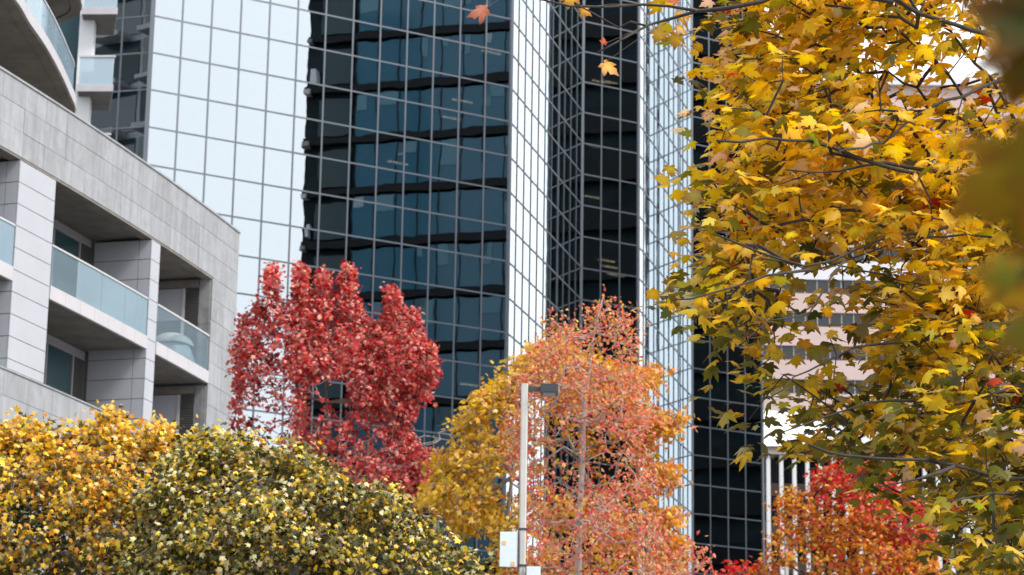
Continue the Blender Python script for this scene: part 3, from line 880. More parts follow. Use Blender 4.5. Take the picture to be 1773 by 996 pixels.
def grow(trunk_pts, targets, jitter=0.06, bias=0.35, rmin=0.006, rexp=0.5, base_r=0.15):
    """twigs reach out from the nearest part of the existing wood to every leaf cluster"""
    P = [np.array(p, float) for p in trunk_pts]; par = [-1] + list(range(len(P) - 1))
    targets = np.asarray(targets)
    d0 = np.min(np.linalg.norm(targets[:, None, :] - np.array(P)[None], axis=2), axis=1)
    A = np.zeros((len(P) + 2 * len(targets), 3)); A[:len(P)] = P; n = len(P); leafs = []
    for i in np.argsort(d0):
        t = targets[i]
        v = t - A[:n]
        d = np.linalg.norm(v, axis=1) + bias * np.maximum(0, -v[:, 2])     # prefer wood that lies below
        j = int(np.argmin(d)); L = np.linalg.norm(v[j])
        if L > 0.25:
            mid = A[j] + v[j] * 0.5 + rng.normal(0, jitter * L, 3) - np.array([0, 0, 0.06 * L])
            A[n] = mid; par.append(j); j = n; n += 1
        A[n] = t; par.append(j); leafs.append(n); n += 1
    cnt = np.zeros(n)
    for l in leafs: cnt[l] += 1
    for k in range(n - 1, 0, -1):
        if par[k] >= 0: cnt[par[k]] += cnt[k]
    rad = np.maximum(rmin, base_r * (np.maximum(cnt, 1) / max(cnt[0], 1)) ** rexp)
    return A[:n], par, rad
def wood_mesh(A, par, rad, sides=5, rcap=None):
    n = len(A); V = []; F = []
    ks = [k for k in range(n) if par[k] >= 0]
    a = A[[par[k] for k in ks]]; b = A[ks]
    ra = np.minimum(rad[[par[k] for k in ks]], rad[ks] * 1.5); rb_ = rad[ks]
    t = b - a; t /= np.linalg.norm(t, axis=1, keepdims=True) + 1e-9
    u = np.cross(t, np.array([[0.31, 0.17, 0.93]])); u /= np.linalg.norm(u, axis=1, keepdims=True) + 1e-9
    w = np.cross(t, u)
    m = len(ks); V = np.zeros((m, 2 * sides, 3))
    for s in range(sides):
        an = 2 * math.pi * s / sides; o = u * math.cos(an) + w * math.sin(an)
        V[:, s] = a - t * ra[:, None] * 0.3 + o * ra[:, None]; V[:, sides + s] = b + o * rb_[:, None]
    faces = []
    for i in range(m):
        q = i * 2 * sides
        for s in range(sides):
            s2 = (s + 1) % sides; faces.append((q + s, q + s2, q + sides + s2, q + sides + s))
        faces.append(tuple(q + sides + s for s in range(sides)))
    return V.reshape(-1, 3).tolist(), faces

def mixcol(palette, weights, n, jit=0.18):
    idx = rng.choice(len(palette), n, p=np.array(weights) / sum(weights))
    c = np.array(palette)[idx]
    return c * rng.normal(1, jit, (n, 1)).clip(0.5, 1.6) * rng.normal(1, 0.06, (n, 3))

def make_tree(name, label, poly, Y, thick, nclus, per, lsize, palfn, trunk, bark, kind='small', spread=0.16, dens=None, base_r=0.16,
              group=None, tipcol=(0.25, 0.05, 0.02), tipamt=0.2, leafmat='leaf', rmin=0.006, updroop=0.3, twigs=True, flat=0.75, nsup=0, ssig=0.4, sups=None, rim=0.0, rimy=1000, fill=0.0):
    x, y, C, e = crown_points(poly, Y, thick, nclus, dens, nsup, ssig, sups, rim, rimy, fill)
    tp = [tuple(q) for q in trunk]
    root = empty(name, (tp[0][0], tp[0][1], 0), label, 'tree', group)
    A, par, rad = grow(tp, C, base_r=base_r, rmin=rmin)
    k = len(tp)
    rad[:k] = np.linspace(base_r, base_r * 0.10, k)
    # trunk and limbs
    MB().tube(tp, [float(r) for r in rad[:k]], 8).build('trunk', M[bark], root, True)
    V, F = wood_mesh(A, par, rad)
    m = MB(); m.v = V; m.f = F[(k - 1) * 6:]
    m.build('branches', M[bark], root)['kind'] = 'stuff'
    n = nclus * per
    ci = np.repeat(np.arange(nclus), per)
    off = rng.normal(0, 1, (n, 3)) * np.array([1, 1, flat]) * spread
    pos = C[ci] + off
    cen = C.mean(0)
    out = pos - cen; out /= np.linalg.norm(out, axis=1, keepdims=True) + 1e-6
    fwd = rng.normal(0, 1, (n, 3)) * 0.8 + out * 0.6; fwd[:, 2] -= updroop
    nrm = rng.normal(0, 0.55, (n, 3)) + np.array([0, -0.15, 0.75]) + out * 0.5
    col = palfn(x[ci], y[ci], ci, n)
    size = lsize * rng.normal(1, 0.22, n).clip(0.5, 1.6)
    me = leaf_mesh('crown', kind, pos, size, fwd, nrm, col, tipcol, np.full(n, tipamt) * rng.random(n) * 2, M[leafmat])
    c = link('crown', me, root); c['kind'] = 'stuff'
    return root
def vtrunk(px, py_top, Y, sway=0.25, n=9, topx=None):
    q = at(px, py_top, Y); b = Vector((q.x + random.uniform(-0.3, 0.3), Y, 0))
    return [(b.x + (q.x - b.x) * t + sway * math.sin(5 * t + px), Y + sway * 0.7 * math.sin(4 * t + 1), q.z * t) for t in np.linspace(0, 1, n)]

# --- golden tree at the lower left
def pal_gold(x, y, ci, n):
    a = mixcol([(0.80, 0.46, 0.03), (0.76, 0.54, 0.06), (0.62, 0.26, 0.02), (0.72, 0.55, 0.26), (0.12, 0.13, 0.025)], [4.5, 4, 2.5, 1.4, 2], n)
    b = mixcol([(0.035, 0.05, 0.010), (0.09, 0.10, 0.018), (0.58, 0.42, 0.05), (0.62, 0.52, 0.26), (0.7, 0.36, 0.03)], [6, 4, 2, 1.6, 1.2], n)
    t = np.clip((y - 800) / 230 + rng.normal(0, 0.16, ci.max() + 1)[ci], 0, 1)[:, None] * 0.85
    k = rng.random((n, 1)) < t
    c = mixcol([(0.03, 0.045, 0.010), (0.07, 0.085, 0.015), (0.16, 0.15, 0.02), (0.5, 0.34, 0.03)], [5, 4, 2, 0.6], n)  # inner fill leaves: greens darkened to stand in for shade between tufts
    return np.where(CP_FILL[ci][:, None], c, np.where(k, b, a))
POLY_G1 = [(-300, 990), (-285, 900), (-240, 820), (-180, 775), (-130, 750), (-80, 738), (-30, 738), (10, 742), (34, 726), (52, 718), (66, 742), (95, 762), (120, 742), (150, 744), (170, 735), (182, 710), (204, 716), (214, 748), (238, 764), (262, 742), (290, 732), (304, 764), (318, 790), (345, 770), (385, 785), (420, 800), (470, 850), (520, 1080), (-290, 1080)]
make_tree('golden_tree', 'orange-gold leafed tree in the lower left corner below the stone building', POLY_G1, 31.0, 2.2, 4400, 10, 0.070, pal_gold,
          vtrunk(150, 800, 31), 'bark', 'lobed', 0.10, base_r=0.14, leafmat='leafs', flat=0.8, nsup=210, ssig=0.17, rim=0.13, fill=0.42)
# --- green-gold tree right of it
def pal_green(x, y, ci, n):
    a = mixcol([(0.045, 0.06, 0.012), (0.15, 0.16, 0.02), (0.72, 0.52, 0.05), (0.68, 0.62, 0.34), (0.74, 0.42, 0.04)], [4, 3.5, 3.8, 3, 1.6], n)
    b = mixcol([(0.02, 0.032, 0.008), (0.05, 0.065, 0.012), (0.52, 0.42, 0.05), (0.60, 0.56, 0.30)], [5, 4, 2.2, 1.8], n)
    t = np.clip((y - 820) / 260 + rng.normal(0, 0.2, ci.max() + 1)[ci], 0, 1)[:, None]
    c = mixcol([(0.022, 0.036, 0.008), (0.05, 0.068, 0.012), (0.13, 0.13, 0.02), (0.45, 0.36, 0.04)], [5, 4, 2, 0.5], n)  # darkened greens for the inner fill, shade put into the colour
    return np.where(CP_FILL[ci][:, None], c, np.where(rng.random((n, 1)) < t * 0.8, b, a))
POLY_G2 = [(250, 860), (300, 800), (322, 764), (344, 752), (360, 748), (378, 768), (402, 760), (424, 752), (440, 772), (470, 782), (500, 780), (526, 770), (542, 796), (590, 826), (632, 862), (648, 832), (668, 840), (690, 862), (702, 895), (730, 905), (756, 916), (785, 945), (808, 955), (835, 1000), (850, 1080), (220, 1080)]
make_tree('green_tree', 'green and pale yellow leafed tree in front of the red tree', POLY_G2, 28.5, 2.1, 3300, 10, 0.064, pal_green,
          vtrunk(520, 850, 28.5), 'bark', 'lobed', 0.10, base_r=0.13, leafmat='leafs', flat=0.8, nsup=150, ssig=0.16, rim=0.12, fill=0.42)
# --- red tree with several spires
def pal_red(x, y, ci, n):
    c = mixcol([(0.58, 0.075, 0.075), (0.42, 0.03, 0.035), (0.70, 0.20, 0.16), (0.74, 0.38, 0.32), (0.22, 0.014, 0.02)], [5, 3.2, 3.8, 2.6, 1.6], n)
    return c * rng.normal(1, 0.15, ci.max() + 1)[ci][:, None]
POLY_R = [(402, 600), (412, 560), (424, 540), (434, 555), (440, 522), (450, 510), (456, 525), (464, 470), (471, 458), (479, 470), (482, 508), (500, 520), (510, 505), (511, 468), (520, 458), (530, 470), (535, 500), (548, 505), (552, 478), (561, 468), (572, 484), (576, 515), (588, 512), (592, 470), (601, 454), (612, 472), (616, 505), (630, 530), (640, 555), (655, 560), (664, 548), (666, 512), (678, 494), (690, 512), (696, 540), (708, 540), (722, 545), (728, 575), (734, 610), (744, 594), (754, 604), (757, 650), (742, 685), (722, 712), (700, 738), (720, 772), (768, 788), (742, 828), (752, 862), (722, 884), (690, 852), (640, 900), (560, 900), (470, 860), (430, 780), (402, 745)]
def dens_red(x, y):
    d = np.ones_like(x)
    d = np.where((x < 505) & (y > 510), 0.42, d)
    d = np.where((x < 500) & (y > 660), 0.26, d)
    d = np.where((x > 535) & (x < 605) & (y > 655) & (y < 740), 0.10, d)
    d = np.where((x > 590) & (x < 700) & (y > 725) & (y < 790), 0.6, d)
    d = np.where((x > 520) & (x < 640) & (y > 740), 0.6, d)
    for gx0, gx1, gy, gd in ((568, 584, 630, 0.02), (624, 652, 610, 0.03), (486, 504, 610, 0.06), (537, 549, 580, 0.04), (698, 708, 600, 0.1), (426, 436, 640, 0.1), (455, 462, 600, 0.1)):
        w = gx0 + 0.5 * (gx1 - gx0) + 6 * np.sin(y * 0.05)
        d = np.where((np.abs(x - w) < (gx1 - gx0) * 0.5 * np.clip((gy - y) / 70, 0.35, 1)) & (y < gy), gd, d)
    return d
SPIRES = []
for sx_, y0_, y1_, wb in ((470, 466, 600, 12), (447, 520, 640, 12), (423, 556, 690, 12), (519, 466, 640, 14), (560, 478, 640, 13), (600, 464, 640, 14), (642, 560, 700, 16), (678, 504, 660, 15), (712, 548, 690, 15), (742, 606, 690, 10), (535, 520, 650, 14), (500, 530, 650, 12)):
    yy = y0_
    while yy < y1_:
        f_ = (yy - y0_) / (y1_ - y0_); SPIRES.append((sx_ + random.gauss(0, 3 + 8 * f_), yy, 3.0 + wb * f_)); yy += 9
make_tree('red_maple', 'tall deep red tree with several pointed spires before the glass tower', POLY_R, 53.0, 2.6, 3300, 9, 0.088, pal_red,
          vtrunk(590, 560, 53, 0.4), 'bark', 'lobed', 0.062, dens_red, base_r=0.10, flat=1.0, rmin=0.009, nsup=460, ssig=0.28, sups=SPIRES, rim=0.13)
# --- golden oak behind the pink tree
def pal_oak(x, y, ci, n):
    a = mixcol([(0.72, 0.47, 0.05), (0.62, 0.40, 0.045), (0.70, 0.34, 0.06), (0.34, 0.26, 0.035), (0.76, 0.56, 0.16)], [4, 4, 1.5, 1.6, 2.4], n)
    b = mixcol([(0.70, 0.28, 0.06), (0.66, 0.38, 0.06), (0.50, 0.24, 0.035), (0.72, 0.32, 0.15)], [3, 3, 2, 2], n)
    t = np.clip((x - 880) / 200, 0, 0.85)[:, None]
    return np.where(rng.random((n, 1)) < t, b, a)
POLY_O = [(742, 884), (728, 868), (758, 820), (768, 782), (800, 775), (792, 742), (788, 722), (812, 704), (828, 680), (852, 670), (876, 646), (898, 606), (930, 592), (960, 590), (1000, 605), (1090, 630), (1146, 640), (1136, 672), (1110, 690), (1128, 722), (1180, 712), (1172, 744), (1124, 770), (1134, 800), (1178, 806), (1172, 836), (1126, 858), (1140, 880), (1176, 888), (1172, 912), (1150, 925), (1186, 930), (1176, 990), (1165, 1070), (860, 1070), (860, 930), (836, 905), (800, 932), (786, 900)]
def dens_oak(x, y):
    d = np.where((x > 915) & (x < 945) & (y > 690) & (y < 860), 0.15, 0.9)
    d = np.where((x > 930) & (x < 1100) & (y > 700), 0.30, d)
    d = np.where((x > 930) & (x < 1100) & (y > 860), 0.7, d)
    return d
make_tree('golden_oak', 'yellow-ochre leafed tree spreading behind the lamp post and pink tree', POLY_O, 47.0, 2.2, 1500, 10, 0.10, pal_oak,
          vtrunk(900, 700, 47, 0.3), 'bark', 'lobed', 0.13, dens_oak, base_r=0.14, flat=0.5, rmin=0.008, nsup=170, ssig=0.28, rim=0.18)
# --- pink tree with a pale bare-looking trunk
def pal_pink(x, y, ci, n):
    a = mixcol([(0.64, 0.14, 0.11), (0.66, 0.24, 0.15), (0.60, 0.10, 0.10), (0.68, 0.34, 0.20), (0.62, 0.38, 0.10)], [4, 4, 2, 3, 2], n)
    b = mixcol([(0.70, 0.34, 0.14), (0.70, 0.26, 0.15), (0.66, 0.40, 0.10), (0.64, 0.14, 0.12)], [4, 3, 2, 2], n)
    a = np.where((y < 720)[:, None] & (rng.random((n, 1)) < 0.65), b, a)
    return a * rng.normal(1, 0.12, ci.max() + 1)[ci][:, None]
POLY_P = [(948, 570), (956, 542), (970, 556), (990, 552), (1004, 560), (1014, 526), (1022, 542), (1036, 514), (1044, 500), (1052, 530), (1064, 520), (1070, 548), (1084, 530), (1090, 556), (1102, 562), (1108, 600), (1112, 640), (1124, 660), (1112, 700), (1132, 724), (1118, 770), (1126, 810), (1146, 830), (1124, 860), (1140, 900), (1160, 925), (1150, 945), (1200, 952), (1240, 955), (1225, 1000), (1190, 1080), (870, 1080), (880, 960), (905, 930), (900, 880), (912, 850), (882, 800), (872, 740), (892, 700), (896, 655), (925, 628), (932, 592)]
def dens_pink(x, y):
    d = np.full_like(x, 0.8)
    d = np.where(y < 585, 0.45, d)
    d = np.where(y > 850, 0.6, d)
    d = np.where((x > 930) & (x < 1110) & (y > 725) & (y < 850), 0.32, d)
    d = np.where(x > 1180, 0.35, d)
    d = np.where((x < 950) & (y > 690) & (y < 900), 0.35, d)
    return d
ptk = [(1002, 1620), (1001, 1300), (1000, 1080), (1001, 996), (1003, 900), (1009, 800), (1011, 730), (1019, 650), (1030, 570), (1045, 512)]
make_tree('pink_tree', 'slender tree with coral pink leaves and pale grey trunk right of the lamp post', POLY_P, 41.0, 2.0, 1150, 8, 0.075, pal_pink,
          [tuple(at(x, y, 41.0 + 0.15 * math.sin(k))) if k else (at(x, y, 41).x, 41, 0) for k, (x, y) in enumerate(ptk)], 'twigpale', 'small', 0.12, dens_pink, base_r=0.085, flat=0.9, rmin=0.006, nsup=190, ssig=0.30, rim=0.18)
# --- orange tree and crimson tree at lower right
def pal_orange(x, y, ci, n):
    return mixcol([(0.72, 0.28, 0.04), (0.72, 0.38, 0.05), (0.62, 0.16, 0.04), (0.36, 0.17, 0.03)], [4, 4, 2, 1.5], n)
def pal_crim(x, y, ci, n):
    return mixcol([(0.60, 0.05, 0.04), (0.48, 0.02, 0.03), (0.62, 0.13, 0.05), (0.5, 0.2, 0.06)], [4, 3, 3, 1], n)
POLY_T1 = [(1300, 985), (1330, 958), (1345, 915), (1344, 880), (1360, 848), (1392, 852), (1410, 822), (1440, 798), (1500, 788), (1540, 812), (1560, 852), (1600, 868), (1624, 900), (1618, 960), (1640, 1080), (1300, 1080)]
def pal_mix(x, y, ci, n):
    a, b = pal_orange(x, y, ci, n), pal_crim(x, y, ci, n)
    f = np.clip(0.12 + 1.0 * np.clip((905 - y) / 60, 0, 1) * (x > 1400) + 0.75 * np.clip((x - 1500) / 60, 0, 1) * np.clip((965 - y) / 40, 0, 1), 0.03, 0.95) + rng.normal(0, 0.18, ci.max() + 1)[ci]
    return np.where(rng.random((n, 1)) < f[:, None], b, a)
make_tree('orange_tree', 'orange tree turning crimson on its right side before the white fins', POLY_T1, 64.0, 2.6, 1300, 9, 0.115, pal_mix,
          vtrunk(1440, 880, 64), 'barkd', 'lobed', 0.13, lambda x, y: np.where(x < 1410, 0.45, 0.85), base_r=0.12, rmin=0.009, nsup=300, ssig=0.32, rim=0.22)
POLY_T3 = [(1255, 1000), (1275, 982), (1300, 975), (1322, 985), (1335, 1010), (1335, 1080), (1250, 1080)]
make_tree('scarlet_tree', 'small scarlet treetop just showing at the foot of the glass tower', POLY_T3, 80.0, 1.6, 90, 9, 0.17, pal_crim,
          vtrunk(1292, 1000, 80), 'barkd', 'lobed', 0.2, base_r=0.10, rmin=0.012)

# --- bare shrub-like tree behind the red one
bt = [tuple(p) for p in vtrunk(745, 800, 62, 0.2, 7)]
bpoly = [(650, 830), (680, 765), (705, 745), (735, 752), (765, 740), (790, 752), (815, 770), (850, 830), (840, 900), (660, 900)]
x, y, Cb, e = crown_points(bpoly, 62.0, 1.6, 420)
rootb = empty('bare_tree', (bt[0][0], bt[0][1], 0), 'leafless grey twiggy tree between the red and ochre trees', 'tree')
A, par, rad = grow(bt, Cb, base_r=0.12, rmin=0.011, jitter=0.04, bias=0.9)
MB().tube(bt, list(np.linspace(0.12, 0.03, len(bt))), 8).build('trunk', M['bark'], rootb, True)
V, F = wood_mesh(A, par, rad); m = MB(); m.v = V; m.f = F
m.build('branches', M['bark'], rootb)['kind'] = 'stuff'

# --- the big maple on the right
DROWS = [-125, -75, -25, 25, 75, 125, 175, 225, 275, 325, 375, 425, 475, 525, 575, 625, 675, 725, 775, 825, 875, 925, 975, 1025]
DG = ["01588877766665", "00488888766665", "00389998877665", "00389999877665", "00389988764445", "01899986443344", "02899986553345", "00799999887655", "00589998887655", "06999999987766",
      "03899999888777", "00793247998777", "15882235899888", "38972124899988", "01663224899998", "00144435799999", "00045545899999", "00027666888888", "00006656888889", "00000034677888", "00000000467999", "00000000027999", "00000000017999", "00000000016999"]
DGRID = np.array([[int(c) for c in r] for r in DG], float) / 9
def mdens(px, py):
    gx = np.clip((px - 38 - 1125) / 50, 0, 13); gy = np.clip((py + 125) / 50, 0, 23)
    x0 = np.minimum(gx.astype(int), 12); y0 = np.minimum(gy.astype(int), 22); fx, fy = gx - x0, gy - y0
    d = DGRID[y0, x0] * (1 - fx) * (1 - fy) + DGRID[y0, x0 + 1] * fx * (1 - fy) + DGRID[y0 + 1, x0] * (1 - fx) * fy + DGRID[y0 + 1, x0 + 1] * fx * fy
    return np.where(px < 1160, 0, d ** 2.1)
MY = 16.0
TRK = Vector((5.4, 17.0))
BR = [  # traced boughs: pixels, depth at outer end / inner end, base radius
    ([(2150, 260), (1960, 160), (1773, 80), (1713, 63), (1652, 45), (1592, 23), (1547, 0), (1480, -45)], 15.0, 16.6, 0.030),
    ([(1547, 0), (1400, -22), (1320, 2), (1255, 13), (1208, 21), (1170, 29), (1120, 42), (1078, 67), (1035, 91)], 14.6, 15.0, 0.014),
    ([(1208, 21), (1162, 13), (1111, 6), (1052, 8), (989, 8), (930, 0), (880, -12), (846, -2)], 14.5, 14.8, 0.007),
    ([(1120, 42), (1090, 41), (1069, 40), (1031, 23), (998, 8)], 14.5, 14.7, 0.005),
    ([(2200, 420), (1950, 230), (1773, 123), (1723, 143), (1668, 166), (1602, 191), (1567, 213), (1532, 241), (1492, 256), (1452, 263)], 14.6, 16.6, 0.017),
    ([(2200, 560), (1900, 380), (1720, 322), (1652, 314), (1592, 301), (1542, 291), (1492, 276), (1442, 258), (1402, 246), (1326, 242), (1241, 244)], 14.6, 16.4, 0.021),
    ([(1720, 322), (1678, 304), (1602, 294), (1532, 279), (1452, 296), (1361, 294)], 15.2, 16.0, 0.010),
    ([(2200, 620), (1900, 450), (1683, 386), (1612, 399), (1552, 407), (1492, 427), (1442, 452), (1392, 462), (1326, 442), (1241, 407)], 14.4, 16.5, 0.016),
    ([(2080, 600), (1850, 380), (1768, 236), (1748, 191), (1713, 136), (1668, 80), (1622, 30), (1590, -30)], 16.8, 17.0, 0.018),
    ([(1850, 380), (1718, 261), (1668, 216), (1602, 171), (1567, 141), (1507, 105)], 16.6, 17.2, 0.013),
    ([(1900, 450), (1790, 330), (1700, 215), (1640, 130), (1560, 60), (1500, 10)], 17.6, 17.6, 0.013),
    ([(2200, 760), (1930, 560), (1773, 424), (1714, 409), (1595, 409), (1529, 424), (1463, 451), (1403, 466), (1320, 448)], 15.0, 16.6, 0.012),
    ([(2180, 800), (1920, 600), (1691, 508), (1655, 502), (1559, 487), (1499, 469), (1427, 454)], 15.4, 16.8, 0.013),
    ([(2200, 980), (1900, 790), (1773, 687), (1732, 627), (1697, 591), (1637, 538)], 15.8, 17.0, 0.018),
    ([(2200, 1060), (1930, 850), (1773, 828), (1703, 819), (1649, 807), (1595, 798), (1523, 795), (1463, 789), (1400, 770)], 14.4, 16.6, 0.020),
    ([(1655, 808), (1583, 834), (1523, 843)], 14.8, 15.2, 0.008),
    ([(2200, 1090), (1960, 900), (1773, 850), (1700, 858), (1640, 868)], 14.8, 16.6, 0.013),
    ([(1930, 560), (1700, 560), (1600, 590), (1480, 600), (1400, 640), (1330, 690)], 15.0, 16.2, 0.010),
    ([(1920, 600), (1740, 680), (1640, 700), (1540, 690), (1430, 720), (1350, 750)], 15.0, 16.2, 0.010),
    ([(1403, 466), (1330, 480), (1260, 500), (1200, 520), (1165, 520)], 14.4, 14.7, 0.006),
    ([(1463, 451), (1400, 540), (1330, 560), (1280, 600)], 14.6, 15.0, 0.005),
]
mroot = empty('maple_tree', (TRK.x, TRK.y, 0), 'big golden maple with large lobed leaves filling the right side', 'tree')
bpts = []; bseg_n = []
trunk = [(TRK.x + 0.05 * math.sin(k), TRK.y + 0.05 * math.cos(2 * k), z) for k, z in enumerate(np.linspace(0, 6.2, 9))]
MB().tube(trunk, list(np.linspace(0.19, 0.10, 9)), 10).build('trunk', M['barkd'], mroot, True)
for pts, yo, yi, r0 in BR:
    n = len(pts); P3 = []
    for k, (px, py) in enumerate(pts):
        t = k / (n - 1); Y = yi - 1.15 + (yo - yi) * t * 0.75 + 0.12 * math.sin(k * 1.7 + px * 0.01)
        P3.append(at(px, py, Y))
    if pts[0][0] > 2000:            # reaches the trunk
        z0 = max(1.9, P3[0].z - 0.7); P3 = [Vector((TRK.x, TRK.y, min(z0, 6.0)))] + P3
    cs = [Vector(p) for p in P3]
    fine = []
    for i in range(len(cs) - 1):
        a, b = cs[i], cs[i + 1]; k = max(1, int((b - a).length / 0.14))
        for j in range(k): fine.append(a.lerp(b, j / k) + Vector((random.gauss(0, 0.006), random.gauss(0, 0.02), random.gauss(0, 0.006))))
    fine.append(cs[-1])
    rr_ = np.linspace(r0 * 1.5, max(0.0036, r0 * 0.34), len(fine)) * (1 + 0.06 * rng.normal(size=len(fine)))
    MB().tube(fine, [float(q) for q in rr_], 6).build('bough', M['barkd'], mroot, True)
    bpts += [tuple(p) for p in fine[::2]]
# leaf sprays
NC = 1750
xs, ys, ds = [], [], []
while len(xs) < NC:
    px, py = rng.uniform(1130, 2250), rng.uniform(-260, 1050)
    dd = float(mdens(np.array([px]), np.array([py]))[0])
    if px > 1790: dd *= 0.30
    if rng.random() < dd:
        xs.append(px); ys.append(py)
        thin = 1.0 if dd > 0.5 else 0.5
        ds.append(MY + rng.uniform(-1.6, 2.3) * thin)
xs, ys, ds = map(np.array, (xs, ys, ds))
Cm = unproj(xs, ys, ds)
# wood joining sprays to boughs
P = np.array(bpts); par0 = [-1] * len(P)
Aall = np.zeros((len(P) + 2 * NC, 3)); Aall[:len(P)] = P; n = len(P); par = list(par0)
d0 = np.array([np.min(np.linalg.norm(P - c, axis=1)) for c in Cm])
for i in np.argsort(d0):
    v = Cm[i] - Aall[:n]; d = np.linalg.norm(v, axis=1) + 0.5 * np.maximum(0, Cm[i][0] - Aall[:n, 0] + 0.05)
    j = int(np.argmin(d)); L = np.linalg.norm(v[j])
    if L > 0.2:
        Aall[n] = Aall[j] + v[j] * 0.5 + rng.normal(0, 0.07 * L, 3) + np.array([0, 0, 0.04 * L]); par.append(j); j = n; n += 1
    Aall[n] = Cm[i]; par.append(j); n += 1
cnt = np.ones(n)
for k in range(n - 1, -1, -1):
    if par[k] >= 0: cnt[par[k]] += cnt[k]
radm = np.clip(0.0027 * np.sqrt(cnt), 0.0032, 0.012)
V, F = wood_mesh(Aall[:n], par, radm, 4)
m = MB(); m.v = V; m.f = F; m.build('twigs', M['barkd'], mroot)['kind'] = 'stuff'
# leaves: flat layered sprays, blades tilted down and outward
per = 9
ci = np.repeat(np.arange(NC), per); n = len(ci)
off = rng.normal(0, 1, (n, 3)) * np.array([0.15, 0.15, 0.030])
pos = Cm[ci] + off
an = rng.uniform(0, 2 * math.pi, n)
fwd = np.stack([np.cos(an), np.sin(an), rng.normal(-0.22, 0.24, n)], 1); fwd[:, 0] -= 0.35
nrm = np.stack([rng.normal(-0.10, 0.30, n), rng.normal(-0.16, 0.30, n), np.full(n, 1.0)], 1)
flat_ = rng.random(n) < 0.13
nrm[flat_] = np.stack([rng.normal(0, 0.5, flat_.sum()), np.full(flat_.sum(), -1.0), rng.normal(0.4, 0.3, flat_.sum())], 1)
size = 0.086 * rng.normal(1, 0.24, n).clip(0.5, 1.55)
gold = mixcol([(0.90, 0.58, 0.035), (0.88, 0.50, 0.03), (0.90, 0.66, 0.10), (0.66, 0.48, 0.04), (0.84, 0.58, 0.34), (0.24, 0.24, 0.03)], [5, 3, 3.5, 2, 0.8, 1.6], n, 0.14)
green = mixcol([(0.13, 0.14, 0.022), (0.07, 0.085, 0.018), (0.32, 0.28, 0.03), (0.66, 0.46, 0.035), (0.44, 0.42, 0.22)], [3.6, 3.2, 3, 2.2, 0.6], n, 0.16)
px_, py_ = xs[ci], ys[ci]
clus = rng.normal(0, 0.22, NC)[ci]
tg = 0.10 + np.clip((py_ - 400) / 260, 0, 1) * 0.62 + np.clip((py_ - 800) / 150, 0, 1) * 0.15 + clus + 0.14 * np.sin(px_ * 0.021 + 1) + 0.10 * np.clip((ds[ci] - MY) / 2, -1, 1)
tg = np.where((px_ > 1480) & (px_ < 1700) & (py_ < 640), tg - 0.18, tg)
tg = np.where((px_ < 1330) & (py_ > 440), tg + 0.15, tg)
isg = rng.random(n) < np.clip(tg, 0.03, 0.97)
col = np.where(isg[:, None], green, gold)
tip = np.where(isg, rng.random(n) * 0.55, rng.random(n) * 1.05)
rl = rng.random(n) < 0.006; col[rl] = (0.45, 0.05, 0.03)
# hand-placed leaves on the bare top twig, and the single hanging leaf
hp = [(818, 20, 14.5, 0.17, (-1, 0.1, -0.25), (0.1, -0.9, 0.5)), (985, 6, 14.4, 0.13, (-0.2, -0.2, -1), (0, -1, 0.3)), (1020, 20, 14.5, 0.10, (0.9, 0, -0.5), (0, -1, 0.4)),
      (1064, 122, 14.5, 0.155, (0.75, 0, -0.55), (0.3, -1, 0.6)), (1136, 66, 14.5, 0.12, (-0.4, 0, -0.9), (0, -1, 0.3)), (1170, 75, 14.5, 0.125, (-0.1, 0, -1), (0.1, -1, 0.2)),
      (1186, 52, 14.5, 0.11, (0.6, 0, -0.3), (0, -0.8, 0.6)), (1160, 3, 14.5, 0.10, (-0.8, 0, 0), (0, -0.8, 0.6)), (1188, 16, 14.5, 0.13, (0.6, 0, 0.2), (0, -0.9, 0.5)), (1046, 68, 14.5, 0.06, (0, 0, 1), (0.6, -1, 0))]
hpos = np.array([tuple(at(a, b, c) - Vector(f).normalized() * s * 0.5) for a, b, c, s, f, nn in hp])
pos = np.concatenate([pos, hpos]); size = np.concatenate([size, [h[3] * 0.72 for h in hp]])
fwd = np.concatenate([fwd, np.array([h[4] for h in hp], float)]); nrm = np.concatenate([nrm, np.array([h[5] for h in hp], float)])
hc = np.array([(0.62, 0.24, 0.16), (0.70, 0.40, 0.04), (0.72, 0.38, 0.03), (0.78, 0.42, 0.03), (0.60, 0.40, 0.05), (0.62, 0.40, 0.05), (0.66, 0.42, 0.05), (0.5, 0.16, 0.06), (0.72, 0.38, 0.03), (0.6, 0.10, 0.03)])
col = np.concatenate([col, hc]); tip = np.concatenate([tip, np.full(len(hp), 0.95)])
TIPC = (0.26, 0.055, 0.012)
# stalks of the hand-placed leaves
for (a, b, c, s, f, nn), hpz in zip(hp, hpos):
    tw = min(bpts, key=lambda q: (Vector(q) - Vector(hpz)).length)
    MB().tube([tw, tuple((Vector(tw) + Vector(hpz)) / 2 + Vector((0, 0, 0.012))), tuple(hpz)], [0.0022, 0.0018, 0.0016], 5).build('leaf_stalk', M['brown'], mroot)
